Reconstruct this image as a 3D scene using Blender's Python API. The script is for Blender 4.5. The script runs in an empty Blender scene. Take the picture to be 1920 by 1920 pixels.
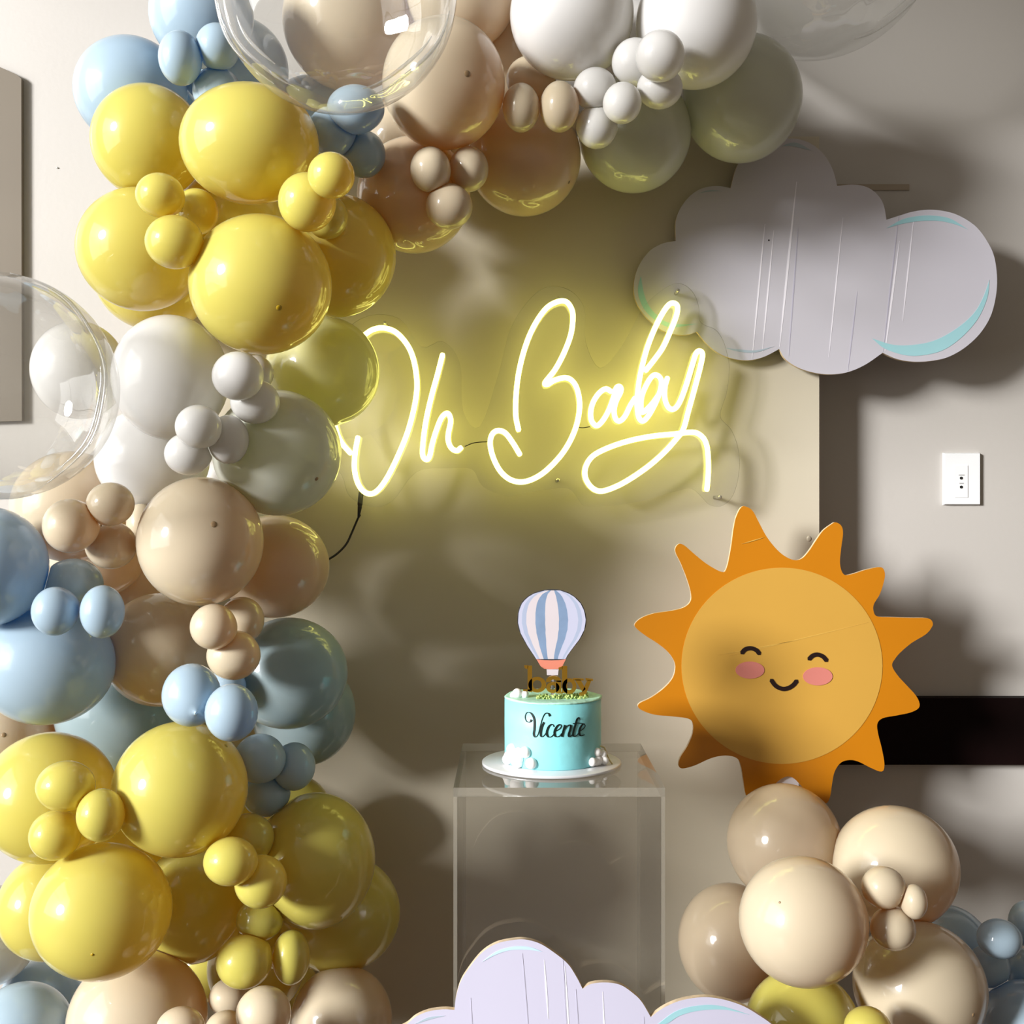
import bpy, math, random
import numpy as np

# ------------------------------------------------------------------ camera
F = 2192.0                       # focal length in pixels of the 1920 px frame
CZ = 1.4                         # camera height
scene = bpy.context.scene
COL = scene.collection
cam_d = bpy.data.cameras.new('camera')
cam_d.sensor_width = 36.0
cam_d.lens = 36.0 * F / 1920.0
cam_d.clip_start = 0.05
cam = bpy.data.objects.new('camera', cam_d)
cam.location = (0, 0, CZ)
cam.rotation_euler = (math.radians(90), 0, 0)
COL.objects.link(cam)
scene.camera = cam

# ------------------------------------------------------------------ world, light, exposure
WIN_C = (-3.9, -0.25, 2.35)       # centre of the window in the left wall
WIN_W, WIN_H = 3.6, 3.1
world = bpy.data.worlds.new('world')
scene.world = world
world.use_nodes = True
bg = world.node_tree.nodes['Background']
bg.inputs[0].default_value = (1.0, 0.86, 0.68, 1)
bg.inputs[1].default_value = 0.23
ld = bpy.data.lights.new('low_sun', 'SUN')      # low hazy sun through the tall window on the left
ld.energy = 6.5
ld.angle = math.radians(13)
ld.color = (1.0, 0.985, 0.965)
SUN_AZ, SUN_EL = math.radians(53), math.radians(14)
lo = bpy.data.objects.new('low_sun', ld)
lo.location = (-6, -3, 3)
lo.rotation_euler = (math.radians(90) - SUN_EL, 0, -SUN_AZ)
COL.objects.link(lo)
sk = bpy.data.lights.new('window_sky', 'AREA')   # skylight entering by the same window
sk.shape = 'RECTANGLE'
sk.size = WIN_H - 0.1
sk.size_y = WIN_W - 0.1
sk.energy = 120
sk.color = (0.97, 0.98, 1.0)
so = bpy.data.objects.new('window_sky', sk)
so.location = (WIN_C[0] - 0.12, WIN_C[1], WIN_C[2])
so.rotation_euler = (0, math.radians(-90), 0)
COL.objects.link(so)
scene.view_settings.view_transform = 'Standard'
scene.view_settings.look = 'None'
scene.view_settings.gamma = 1.0
scene.view_settings.use_curve_mapping = False
scene.view_settings.exposure = 0.12
scene.cycles.max_bounces = 12
scene.cycles.diffuse_bounces = 6
scene.cycles.transparent_max_bounces = 24
scene.cycles.caustics_reflective = False
scene.cycles.caustics_refractive = False
scene.cycles.use_denoising = True

# ------------------------------------------------------------------ depths of the big layers
D_WALL = 2.50
D_PANEL = 2.40
D_CLOUD = 2.368
D_PLATE = 2.335
D_SUN = 2.27
PED_F, PED_B = 1.822, 2.17


def P(px, py, d):
    """the real point that stands at depth d under this spot of the photograph"""
    return ((px - 960.0) / F * d, d, CZ - (py - 960.0) / F * d)


def srgb(r, g, b):
    f = lambda c: ((c / 255.0 + 0.055) / 1.055) ** 2.4 if c > 10 else c / 255.0 / 12.92
    return (f(r), f(g), f(b), 1.0)


# ------------------------------------------------------------------ materials
def new_mat(name):
    m = bpy.data.materials.new(name)
    m.use_nodes = True
    nt = m.node_tree
    nt.nodes.clear()
    return m, nt, nt.nodes.new('ShaderNodeOutputMaterial')


def noise_col(nt, col, amount, scale, detail=3):
    tc = nt.nodes.new('ShaderNodeTexCoord')
    n = nt.nodes.new('ShaderNodeTexNoise')
    n.inputs['Scale'].default_value = scale
    n.inputs['Detail'].default_value = detail
    nt.links.new(tc.outputs['Object'], n.inputs['Vector'])
    r = nt.nodes.new('ShaderNodeValToRGB')
    r.color_ramp.elements[0].position = 0.3
    r.color_ramp.elements[1].position = 0.7
    r.color_ramp.elements[0].color = tuple(c * (1 - amount) for c in col[:3]) + (1,)
    r.color_ramp.elements[1].color = tuple(min(1, c * (1 + amount)) for c in col[:3]) + (1,)
    nt.links.new(n.outputs['Fac'], r.inputs['Fac'])
    return r.outputs['Color'], n.outputs['Fac']


def mat_plain(name, col, rough=0.5, metal=0.0, spec=0.5, noise=0.04, nscale=6.0, bump=0.0, bscale=40.0, coat=0.0):
    m, nt, out = new_mat(name)
    p = nt.nodes.new('ShaderNodeBsdfPrincipled')
    c, f = noise_col(nt, col, noise, nscale)
    nt.links.new(c, p.inputs['Base Color'])
    p.inputs['Roughness'].default_value = rough
    p.inputs['Metallic'].default_value = metal
    p.inputs['Specular IOR Level'].default_value = spec
    p.inputs['Coat Weight'].default_value = coat
    if bump:
        tc = nt.nodes.new('ShaderNodeTexCoord')
        n = nt.nodes.new('ShaderNodeTexNoise')
        n.inputs['Scale'].default_value = bscale
        n.inputs['Detail'].default_value = 5
        nt.links.new(tc.outputs['Object'], n.inputs['Vector'])
        b = nt.nodes.new('ShaderNodeBump')
        b.inputs['Strength'].default_value = bump
        b.inputs['Distance'].default_value = 0.01
        nt.links.new(n.outputs['Fac'], b.inputs['Height'])
        nt.links.new(b.outputs['Normal'], p.inputs['Normal'])
    nt.links.new(p.outputs[0], out.inputs[0])
    return m


def mat_latex(name, surf, through, fac=0.45, clear=0.0, rough=0.07):
    """stretched latex: pale outside, deeper colour in the light that passes through the skin"""
    m, nt, out = new_mat(name)
    d = nt.nodes.new('ShaderNodeBsdfDiffuse')
    c, f = noise_col(nt, surf, 0.03, 9.0)
    nt.links.new(c, d.inputs[0])
    t = nt.nodes.new('ShaderNodeBsdfTranslucent')
    t.inputs[0].default_value = through
    mx = nt.nodes.new('ShaderNodeMixShader')
    mx.inputs[0].default_value = fac
    nt.links.new(d.outputs[0], mx.inputs[1])
    nt.links.new(t.outputs[0], mx.inputs[2])
    last = mx
    if clear:
        tr = nt.nodes.new('ShaderNodeBsdfTransparent')
        tr.inputs[0].default_value = through
        m2 = nt.nodes.new('ShaderNodeMixShader')
        lw = nt.nodes.new('ShaderNodeLayerWeight')
        lw.inputs[0].default_value = 0.35
        mp = nt.nodes.new('ShaderNodeMapRange')
        mp.inputs[1].default_value = 0.0
        mp.inputs[2].default_value = 0.9
        mp.inputs[3].default_value = clear
        mp.inputs[4].default_value = 0.0
        nt.links.new(lw.outputs['Facing'], mp.inputs[0])
        nt.links.new(mp.outputs[0], m2.inputs[0])
        nt.links.new(mx.outputs[0], m2.inputs[1])
        nt.links.new(tr.outputs[0], m2.inputs[2])
        last = m2
    g = nt.nodes.new('ShaderNodeBsdfGlossy')
    g.inputs['Roughness'].default_value = rough
    g.inputs[0].default_value = (1, 1, 1, 1)
    fr = nt.nodes.new('ShaderNodeFresnel')
    fr.inputs[0].default_value = 1.5
    g2 = nt.nodes.new('ShaderNodeBsdfGlossy')
    g2.inputs['Roughness'].default_value = 0.36
    gm = nt.nodes.new('ShaderNodeMixShader')
    gm.inputs[0].default_value = 0.32
    nt.links.new(g.outputs[0], gm.inputs[1])
    nt.links.new(g2.outputs[0], gm.inputs[2])
    m3 = nt.nodes.new('ShaderNodeMixShader')
    nt.links.new(fr.outputs[0], m3.inputs[0])
    nt.links.new(last.outputs[0], m3.inputs[1])
    nt.links.new(gm.outputs[0], m3.inputs[2])
    nt.links.new(m3.outputs[0], out.inputs[0])
    return m


def mat_clear(name, tint=(1, 1, 1, 1), haze=0.03, bump=0.0, bscale=4.0, ior=1.45, blend=None, rough=0.02, hazecol=(0.8, 0.8, 0.78, 1)):
    """thin clear sheet: what lies behind shows through, its surface reflects"""
    m, nt, out = new_mat(name)
    tr = nt.nodes.new('ShaderNodeBsdfTransparent')
    tr.inputs[0].default_value = tint
    df = nt.nodes.new('ShaderNodeBsdfDiffuse')
    df.inputs[0].default_value = hazecol
    a = nt.nodes.new('ShaderNodeMixShader')
    a.inputs[0].default_value = haze
    nt.links.new(tr.outputs[0], a.inputs[1])
    nt.links.new(df.outputs[0], a.inputs[2])
    g = nt.nodes.new('ShaderNodeBsdfGlossy')
    g.inputs['Roughness'].default_value = rough
    lw = nt.nodes.new('ShaderNodeLayerWeight')
    lw.inputs[0].default_value = blend if blend else 0.12
    b = nt.nodes.new('ShaderNodeMixShader')
    mul = nt.nodes.new('ShaderNodeMath')
    mul.operation = 'MULTIPLY_ADD'
    mul.inputs[1].default_value = 0.75
    mul.inputs[2].default_value = 0.05
    nt.links.new(lw.outputs['Facing'], mul.inputs[0])
    nt.links.new(mul.outputs[0], b.inputs[0])
    nt.links.new(a.outputs[0], b.inputs[1])
    nt.links.new(g.outputs[0], b.inputs[2])
    if bump:
        tc = nt.nodes.new('ShaderNodeTexCoord')
        mpg = nt.nodes.new('ShaderNodeMapping')
        mpg.inputs['Scale'].default_value = (1.0, 1.0, 0.35)
        n = nt.nodes.new('ShaderNodeTexNoise')
        n.inputs['Scale'].default_value = bscale
        n.inputs['Detail'].default_value = 2
        nt.links.new(tc.outputs['Object'], mpg.inputs[0])
        nt.links.new(mpg.outputs[0], n.inputs['Vector'])
        bp = nt.nodes.new('ShaderNodeBump')
        bp.inputs['Strength'].default_value = bump
        bp.inputs['Distance'].default_value = 0.02
        nt.links.new(n.outputs['Fac'], bp.inputs['Height'])
        nt.links.new(bp.outputs[0], g.inputs['Normal'])
    nt.links.new(b.outputs[0], out.inputs[0])
    return m


def mat_emit(name, col, strength):
    m, nt, out = new_mat(name)
    e = nt.nodes.new('ShaderNodeEmission')
    e.inputs[0].default_value = col
    e.inputs[1].default_value = strength
    nt.links.new(e.outputs[0], out.inputs[0])
    return m


M = {
    'wall': mat_plain('painted wall', srgb(183, 179, 174), 0.55, noise=0.015, nscale=2.0, bump=0.03, bscale=90),
    'panel': mat_plain('painted panel', srgb(192, 184, 166), 0.38, noise=0.015, nscale=2.0, bump=0.02, bscale=60),
    'ceiling': mat_plain('ceiling paint', srgb(225, 222, 215), 0.8),
    'floor': mat_plain('floor', srgb(88, 70, 56), 0.4, noise=0.15, nscale=3),
    'flat_brown': mat_plain('cabinet laminate', srgb(112, 103, 90), 0.35, noise=0.05, nscale=3),
    'darkwood': mat_plain('dark stained wood', (0.006, 0.002, 0.002, 1), 0.6, spec=0.08, noise=0.4, nscale=5),
    'strip_tone': mat_plain('strip_tone', srgb(160, 148, 132), 0.7),
    'Y': mat_latex('yellow latex', srgb(255, 244, 124), srgb(255, 210, 0), 0.52),
    'B': mat_latex('blue latex', srgb(200, 226, 244), srgb(112, 182, 232), 0.42),
    'W': mat_latex('white latex', srgb(252, 251, 250), srgb(250, 244, 228), 0.38),
    'N': mat_latex('nude latex', srgb(250, 235, 204), srgb(242, 184, 104), 0.46),
    'PW': mat_latex('pearl white latex', srgb(246, 248, 238), srgb(240, 244, 218), 0.5, clear=0.10),
    'PN': mat_latex('pearl nude latex', srgb(248, 230, 200), srgb(246, 192, 116), 0.5, clear=0.10),
    'PB': mat_latex('sheer blue latex', srgb(186, 208, 214), srgb(165, 196, 202), 0.48, clear=0.08),
    'PY': mat_latex('sheer glow-lit yellow latex', srgb(254, 252, 190), srgb(254, 250, 150), 0.5, clear=0.04),  # paler than the other yellow: the sign's glow put into its colour
    'spot': mat_plain('thick latex', srgb(150, 124, 92), 0.4),
    'spotY': mat_plain('thick yellow latex', srgb(178, 146, 24), 0.4),
    'bubble': mat_clear('clear bubble film', (0.97, 0.97, 0.96, 1), haze=0.08, bump=1.0, bscale=7, blend=0.16),
    'fold': mat_clear('film fold', (0.95, 0.95, 0.93, 1), haze=0.25, blend=0.5, rough=0.1),
    'acrylic': mat_clear('clear acrylic', (0.99, 0.99, 0.985, 1), haze=0.01, blend=0.12, rough=0.01),
    'plate': mat_clear('sign acrylic', (0.975, 0.975, 0.96, 1), haze=0.01, blend=0.1, rough=0.02),
    'acrylic_edge': mat_clear('acrylic edge', (0.86, 0.85, 0.82, 1), haze=0.16, blend=0.6, rough=0.08, hazecol=(0.85, 0.8, 0.68, 1)),
    'plate_edge': mat_clear('sign acrylic edge', (0.62, 0.63, 0.58, 1), haze=0.02, blend=0.15, rough=0.1),
    'neon': mat_emit('neon tube', (1.0, 0.94, 0.20, 1), 7.0),
    'cable': mat_plain('black cable', (0.012, 0.010, 0.010, 1), 0.4),
    'metal': mat_plain('bright metal', srgb(200, 200, 195), 0.25, metal=1.0),
    'cloud': mat_plain('printed cloud board', srgb(190, 188, 198), 0.42, noise=0.012, nscale=4),
    'cloud_front': mat_plain('printed lavender cloud board', srgb(190, 188, 208), 0.42, noise=0.012, nscale=4),
    'rim': mat_plain('white board rim', srgb(240, 240, 248), 0.45),
    'foam_edge': mat_plain('cut foam board edge', srgb(200, 180, 150), 0.8, noise=0.2, nscale=60),
    'teal': mat_plain('teal print', srgb(150, 196, 204), 0.42),
    'greyblue': mat_plain('grey blue print', srgb(162, 178, 190), 0.42),
    'paleblue': mat_plain('pale blue print', srgb(184, 212, 232), 0.42),
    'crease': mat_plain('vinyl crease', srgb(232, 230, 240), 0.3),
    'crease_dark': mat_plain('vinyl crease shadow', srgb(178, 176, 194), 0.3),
    'sun_orange': mat_plain('orange print', srgb(184, 114, 6), 0.38, noise=0.03, nscale=5),
    'sun_face': mat_plain('golden print', srgb(192, 148, 64), 0.38, noise=0.02, nscale=5),
    'sun_crease': mat_plain('golden crease', srgb(200, 160, 76), 0.3),
    'pink': mat_plain('pink print', srgb(198, 120, 110), 0.42),
    'black': mat_plain('black print', (0.012, 0.004, 0.004, 1), 0.35),
    'icing': mat_plain('aqua icing', srgb(138, 216, 222), 0.45, noise=0.03, nscale=30, bump=0.06, bscale=60),
    'icing_top': mat_plain('top-lit icing', srgb(176, 226, 206), 0.5, noise=0.06, nscale=50, bump=0.2, bscale=90),  # same icing as the sides; light on the top put into its colour
    'fondant': mat_plain('white fondant', srgb(246, 244, 242), 0.6),
    'board': mat_plain('silver cake board', srgb(222, 224, 228), 0.3, metal=0.25),
    'gold': mat_plain('mirror gold', srgb(232, 180, 70), 0.3, metal=1.0, noise=0.02),
    'gold_matte': mat_plain('gold wire', srgb(206, 190, 140), 0.35, metal=0.6),
    'green': mat_plain('green sprinkle', srgb(168, 190, 110), 0.6, noise=0.3, nscale=300),
    'ink': mat_plain('black icing ink', (0.004, 0.012, 0.010, 1), 0.3),
    'tb_white': mat_plain('balloon print white', srgb(198, 189, 194), 0.5),
    'tb_lilac': mat_plain('balloon print lilac', srgb(180, 182, 204), 0.5),
    'tb_blue': mat_plain('balloon print blue', srgb(116, 138, 168), 0.5, noise=0.12, nscale=25),
    'tb_pale': mat_plain('balloon print pale blue', srgb(158, 168, 192), 0.5),
    'tb_coral': mat_plain('balloon print coral', srgb(206, 124, 102), 0.5),
    'tb_backing': mat_plain('topper backing', (0.03, 0.03, 0.035, 1), 0.5),
    'plastic': mat_plain('white plastic', srgb(226, 228, 230), 0.35),
    'hole': mat_plain('socket hole', (0.01, 0.01, 0.01, 1), 0.6),
    'grey_mark': mat_plain('grey print', srgb(160, 160, 160), 0.6),
    'frame': mat_plain('window frame', srgb(235, 235, 232), 0.4),
}


# ------------------------------------------------------------------ object helpers
def tag(o, label=None, cat=None, group=None, kind=None):
    if label: o['label'] = label
    if cat: o['category'] = cat
    if group: o['group'] = group
    if kind: o['kind'] = kind
    return o


def wloc(o):
    x = y = z = 0.0
    while o is not None:
        x += o.location[0]; y += o.location[1]; z += o.location[2]
        o = o.parent
    return (x, y, z)


def mk(name, verts, faces, mats, parent=None, loc=(0, 0, 0), smooth=False, mi=None):
    """one mesh object; verts are given in world space, loc is its origin"""
    pl = wloc(parent) if parent is not None else (0, 0, 0)
    if parent is not None and loc == (0, 0, 0):
        loc = pl
    V = [(v[0] - loc[0], v[1] - loc[1], v[2] - loc[2]) for v in verts]
    me = bpy.data.meshes.new(name)
    me.from_pydata(V, [], [tuple(f) for f in faces])
    if not isinstance(mats, (list, tuple)): mats = [mats]
    for m in mats: me.materials.append(m)
    if mi is not None:
        me.polygons.foreach_set('material_index', mi)
    if smooth is True:
        me.polygons.foreach_set('use_smooth', [True] * len(me.polygons))
    elif smooth:
        me.polygons.foreach_set('use_smooth', smooth)
    me.update()
    o = bpy.data.objects.new(name, me)
    o.location = tuple(loc[i] - pl[i] for i in range(3))
    o.parent = parent
    COL.objects.link(o)
    return o


def empty(name, loc, label=None, cat=None, group=None):
    o = bpy.data.objects.new(name, None)
    o.location = loc
    o.empty_display_size = 0.05
    COL.objects.link(o)
    return tag(o, label, cat, group)


class MB:
    def __init__(s): s.v = []; s.f = []; s.m = []; s.s = []
    def add(s, v, f, m=0, sm=False):
        n = len(s.v); s.v += [tuple(p) for p in v]
        s.f += [tuple(i + n for i in q) for q in f]
        s.m += [m] * len(f); s.s += [sm] * len(f)
    def box(s, x0, x1, y0, y1, z0, z1, m=0):
        s.add([(x0, y0, z0), (x1, y0, z0), (x1, y1, z0), (x0, y1, z0), (x0, y0, z1), (x1, y0, z1), (x1, y1, z1), (x0, y1, z1)],
              [(0, 3, 2, 1), (4, 5, 6, 7), (0, 1, 5, 4), (1, 2, 6, 5), (2, 3, 7, 6), (3, 0, 4, 7)], m)
    def lathe(s, c, prof, n=32, m=0):
        v = []; f = []
        for r, z in prof:
            for k in range(n):
                a = 2 * math.pi * k / n
                v.append((c[0] + r * math.cos(a), c[1] + r * math.sin(a), c[2] + z))
        for i in range(len(prof) - 1):
            for k in range(n):
                k2 = (k + 1) % n
                f.append((i * n + k, i * n + k2, (i + 1) * n + k2, (i + 1) * n + k))
        f.append(tuple(range(n - 1, -1, -1)))
        f.append(tuple((len(prof) - 1) * n + k for k in range(n)))
        s.add(v, f, m, True)
    def ball(s, c, r, m=0, nu=16, nv=10):
        rx, ry, rz = r if isinstance(r, tuple) else (r, r, r)
        v = [(c[0], c[1], c[2] - rz)]
        for i in range(1, nv):
            t = -math.pi / 2 + math.pi * i / nv
            for k in range(nu):
                a = 2 * math.pi * k / nu
                v.append((c[0] + rx * math.cos(t) * math.cos(a), c[1] + ry * math.cos(t) * math.sin(a), c[2] + rz * math.sin(t)))
        v.append((c[0], c[1], c[2] + rz))
        f = [(0, 1 + (k + 1) % nu, 1 + k) for k in range(nu)]
        for i in range(nv - 2):
            for k in range(nu):
                k2 = (k + 1) % nu
                f.append((1 + i * nu + k, 1 + i * nu + k2, 1 + (i + 1) * nu + k2, 1 + (i + 1) * nu + k))
        b = 1 + (nv - 2) * nu; L = len(v) - 1
        f += [(b + k, b + (k + 1) % nu, L) for k in range(nu)]
        s.add(v, f, m, True)
    def prism(s, pts, y0, y1, m=0, me=None):
        """outline pts (x, z), extruded from y0 (front) to y1"""
        A = sum(pts[i][0] * pts[(i + 1) % len(pts)][1] - pts[(i + 1) % len(pts)][0] * pts[i][1] for i in range(len(pts)))
        if A < 0: pts = pts[::-1]
        n = len(pts)
        v = [(x, y0, z) for x, z in pts] + [(x, y1, z) for x, z in pts]
        s.add(v, [tuple(range(n)), tuple(range(2 * n - 1, n - 1, -1))], m)
        s.add(v, [(i + n, (i + 1) % n + n, (i + 1) % n, i) for i in range(n)], m if me is None else me)
    def build(s, name, mats, parent=None, loc=(0, 0, 0)):
        return mk(name, s.v, s.f, mats, parent, loc, s.s, s.m)


def cr(pts, n=8, closed=False):
    """Catmull-Rom through pts"""
    out = []
    m = len(pts)
    rng = range(m) if closed else range(m - 1)
    for i in rng:
        if closed:
            p0, p1, p2, p3 = pts[(i - 1) % m], pts[i], pts[(i + 1) % m], pts[(i + 2) % m]
        else:
            p1, p2 = pts[i], pts[i + 1]
            p0 = pts[i - 1] if i > 0 else tuple(2 * a - b for a, b in zip(p1, p2))
            p3 = pts[i + 2] if i + 2 < m else tuple(2 * a - b for a, b in zip(p2, p1))
        for k in range(n):
            t = k / n
            out.append(tuple(0.5 * (2 * b + (c - a) * t + (2 * a - 5 * b + 4 * c - d) * t * t + (3 * b - a - 3 * c + d) * t ** 3)
                             for a, b, c, d in zip(p0, p1, p2, p3)))
    if not closed: out.append(tuple(pts[-1]))
    return out


def tube(mb, path, r, n=10, m=0, caps=True):
    """round tube swept along 3D points"""
    P3 = [np.array(p, float) for p in path]
    Q = [P3[0]]
    for p in P3[1:]:
        if np.linalg.norm(p - Q[-1]) > 1e-6: Q.append(p)
    P3 = Q
    L = len(P3)
    T = []
    for i in range(L):
        t = P3[min(i + 1, L - 1)] - P3[max(i - 1, 0)]
        T.append(t / (np.linalg.norm(t) + 1e-12))
    rr = r if callable(r) else (lambda u: r)
    rings = []
    if caps:
        for a in (-0.85, -0.5): rings.append((P3[0] + T[0] * rr(0) * a * 1.0, T[0], rr(0) * math.sqrt(1 - a * a)))
    for i in range(L): rings.append((P3[i], T[i], rr(i / (L - 1))))
    if caps:
        for a in (0.5, 0.85): rings.append((P3[-1] + T[-1] * rr(1) * a, T[-1], rr(1) * math.sqrt(1 - a * a)))
    up = np.array([0, 1.0, 0]) if abs(T[0][1]) < 0.9 else np.array([1.0, 0, 0])
    v = []
    for c, t, q in rings:
        s_ = np.cross(t, up); s_ /= np.linalg.norm(s_) + 1e-12
        u_ = np.cross(s_, t)
        for k in range(n):
            a = 2 * math.pi * k / n
            v.append(tuple(c + q * (math.cos(a) * s_ + math.sin(a) * u_)))
    f = []
    for i in range(len(rings) - 1):
        for k in range(n):
            k2 = (k + 1) % n
            f.append((i * n + k, (i + 1) * n + k, (i + 1) * n + k2, i * n + k2))
    f.append(tuple(range(n)))
    f.append(tuple((len(rings) - 1) * n + k for k in range(n - 1, -1, -1)))
    mb.add(v, f, m, True)


def xz(pts, d):
    o = []
    for p in pts:
        q = P(p[0], p[1], d)
        o.append((q[0], q[2]))
    return o


def crop(pts, ox, oy, s):
    return [(ox + p[0] / s, oy + p[1] / s) for p in pts]


# ------------------------------------------------------------------ the room
def struct(mb, name, mats):
    return tag(mb.build(name, mats), kind='structure')

XL, XR, YB, ZC = -3.9, 5.0, -3.2, 4.1
b = MB(); b.box(XL - 0.15, XR + 0.15, D_WALL, D_WALL + 0.15, 0, ZC); struct(b, 'wall_back', M['wall'])
b = MB(); b.box(XL - 0.15, XR + 0.15, YB, D_WALL + 0.15, -0.1, 0); struct(b, 'floor', M['floor'])
b = MB(); b.box(XL - 0.15, XR + 0.15, YB, D_WALL + 0.15, ZC, ZC + 0.1); struct(b, 'ceiling', M['ceiling'])
wy0, wy1 = WIN_C[1] - WIN_W / 2, WIN_C[1] + WIN_W / 2
wz0, wz1 = WIN_C[2] - WIN_H / 2, WIN_C[2] + WIN_H / 2
b = MB()
b.box(XL - 0.15, XL, YB, wy0, 0, ZC); b.box(XL - 0.15, XL, wy1, D_WALL, 0, ZC)
b.box(XL - 0.15, XL, wy0, wy1, 0, wz0); b.box(XL - 0.15, XL, wy0, wy1, wz1, ZC)
struct(b, 'wall_left', M['wall'])
b = MB()
for a, c in ((wy0, wy0 + 0.05), (wy1 - 0.05, wy1), (WIN_C[1] - 0.02, WIN_C[1] + 0.02)):
    b.box(XL - 0.05, XL + 0.01, a, c, wz0, wz1)
for a, c in ((wz0, wz0 + 0.05), (wz1 - 0.05, wz1), (WIN_C[2] + 0.1, WIN_C[2] + 0.13)):
    b.box(XL - 0.048, XL + 0.008, wy0, wy1, a, c)
struct(b, 'window_1', M['frame'])
# projecting panel behind the sign
xr_ = P(1536, 960, D_PANEL)[0]; xl_ = P(330, 960, D_PANEL)[0]
ztop = P(960, 256, D_PANEL)[2]
b = MB(); b.box(xl_, xr_, D_PANEL, D_WALL, 0.0, ztop)
pan = struct(b, 'wall_panel', M['panel'])
pan['label'] = 'projecting pale wall panel behind the lit sign'
q = P(1517, 1010, D_PANEL)
b = MB(); b.ball((q[0], D_PANEL, q[2]), (0.005, 0.002, 0.006), nu=12, nv=8); b.build('paint_blister', M['panel'], pan)
# dark rail on the right
b = MB()
z1 = P(0, 1309, D_WALL - 0.03)[2]; z0 = P(0, 1434, D_WALL - 0.03)[2]
b.box(xr_ + 0.005, XR, D_WALL - 0.03, D_WALL, z0, z1)
struct(b, 'trim_1', M['darkwood'])
# thin strip, slightly darker than the wall, above the top cloud
a0 = P(1560, 346, D_WALL); a1 = P(1704, 357, D_WALL)
b = MB(); b.box(a0[0], a1[0], D_WALL - 0.003, D_WALL, a1[2], a0[2]); struct(b, 'wall_strip', M['strip_tone'])
# thin flat slab filling a grey brown area at the far left
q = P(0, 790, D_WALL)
lp_ = empty('wall_patch', (q[0] - 0.1, D_WALL, q[2]), 'flat grey brown patch on the wall, cut by the left edge', 'board')
b = MB(); b.prism(xz([(-260, 60), (0, 128), (36, 144), (45, 152), (46, 790), (-260, 800)], D_WALL), D_WALL - 0.014, D_WALL - 0.001); b.build('face', M['flat_brown'], lp_)
# nail
q = P(108, 315, D_WALL)
b = MB(); b.ball((q[0], D_WALL - 0.001, q[2]), (0.0022, 0.002, 0.0018), nu=10, nv=6)
tag(b.build('nail', M['metal'], None, (q[0], D_WALL, q[2])), 'tiny nail head in the bright bare wall left of the blue balloons', 'nail')
# socket plate
o0 = P(1767, 849, D_WALL); o1 = P(1836, 947, D_WALL)
out = empty('socket_plate', ((o0[0] + o1[0]) / 2, D_WALL, o1[2]), 'white rectangular wall plate with two small round jacks', 'wall socket')
b = MB()
t = 0.009; e = 0.002
b.add([(o0[0], D_WALL, o1[2]), (o1[0], D_WALL, o1[2]), (o1[0], D_WALL, o0[2]), (o0[0], D_WALL, o0[2]),
       (o0[0] + e, D_WALL - t, o1[2] + e), (o1[0] - e, D_WALL - t, o1[2] + e), (o1[0] - e, D_WALL - t, o0[2] - e), (o0[0] + e, D_WALL - t, o0[2] - e)],
      [(4, 5, 6, 7), (0, 1, 5, 4), (1, 2, 6, 5), (2, 3, 7, 6), (3, 0, 4, 7), (0, 3, 2, 1)])
b.build('plate', M['plastic'], out)
cx_ = (P(1799, 900, D_WALL)[0])
b = MB(); c_ = P(1799, 903, D_WALL); b.box(c_[0] - 0.014, c_[0] + 0.014, D_WALL - t - 0.0012, D_WALL - t, c_[2] - 0.034, c_[2] + 0.034)
b.build('insert', M['plastic'], out)
for py in (896.7, 913.4):
    q = P(1799, py, D_WALL)
    b = MB()
    for k in range(1):
        pts = [(q[0] + 0.0034 * math.cos(a * math.pi / 8), q[2] + 0.0032 * math.sin(a * math.pi / 8)) for a in range(16)]
        b.prism(pts, D_WALL - t - 0.0018, D_WALL - t - 0.0012)
    b.build('jack', M['hole'], out)
for py, w in ((891, 0.006), (906.5, 0.0045)):
    q = P(1799.5, py, D_WALL)
    b = MB(); b.box(q[0] - w, q[0] + w, D_WALL - t - 0.0016, D_WALL - t - 0.0012, q[2] - 0.0011, q[2] + 0.0011)
    b.build('jack_mark', M['grey_mark'], out)

# ------------------------------------------------------------------ cut-out boards
def board(name, outline, d, thick, face, parent, edge='foam_edge'):
    mb = MB(); mb.prism(xz(outline, d), d, d + thick, 0, 1)
    return mb.build(name, [M[face], M[edge]], parent)


def printed(name, pts, d, mat, parent, lift=0.0006):
    mb = MB(); mb.prism(xz(pts, d), d - lift, d - 0.00005)
    return mb.build(name, M[mat], parent)


def crescent(front, back):
    return cr(front, 6) + cr([front[-1]] + back + [front[0]], 6)[1:-1]


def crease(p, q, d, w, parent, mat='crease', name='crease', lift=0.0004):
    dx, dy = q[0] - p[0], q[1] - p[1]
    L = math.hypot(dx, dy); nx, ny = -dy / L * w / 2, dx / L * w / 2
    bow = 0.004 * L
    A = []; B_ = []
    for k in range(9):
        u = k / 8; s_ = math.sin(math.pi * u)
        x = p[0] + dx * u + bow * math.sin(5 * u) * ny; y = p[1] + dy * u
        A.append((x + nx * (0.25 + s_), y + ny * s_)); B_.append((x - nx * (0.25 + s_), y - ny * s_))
    return printed(name, A + B_[::-1], d, mat, parent, lift)


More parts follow.
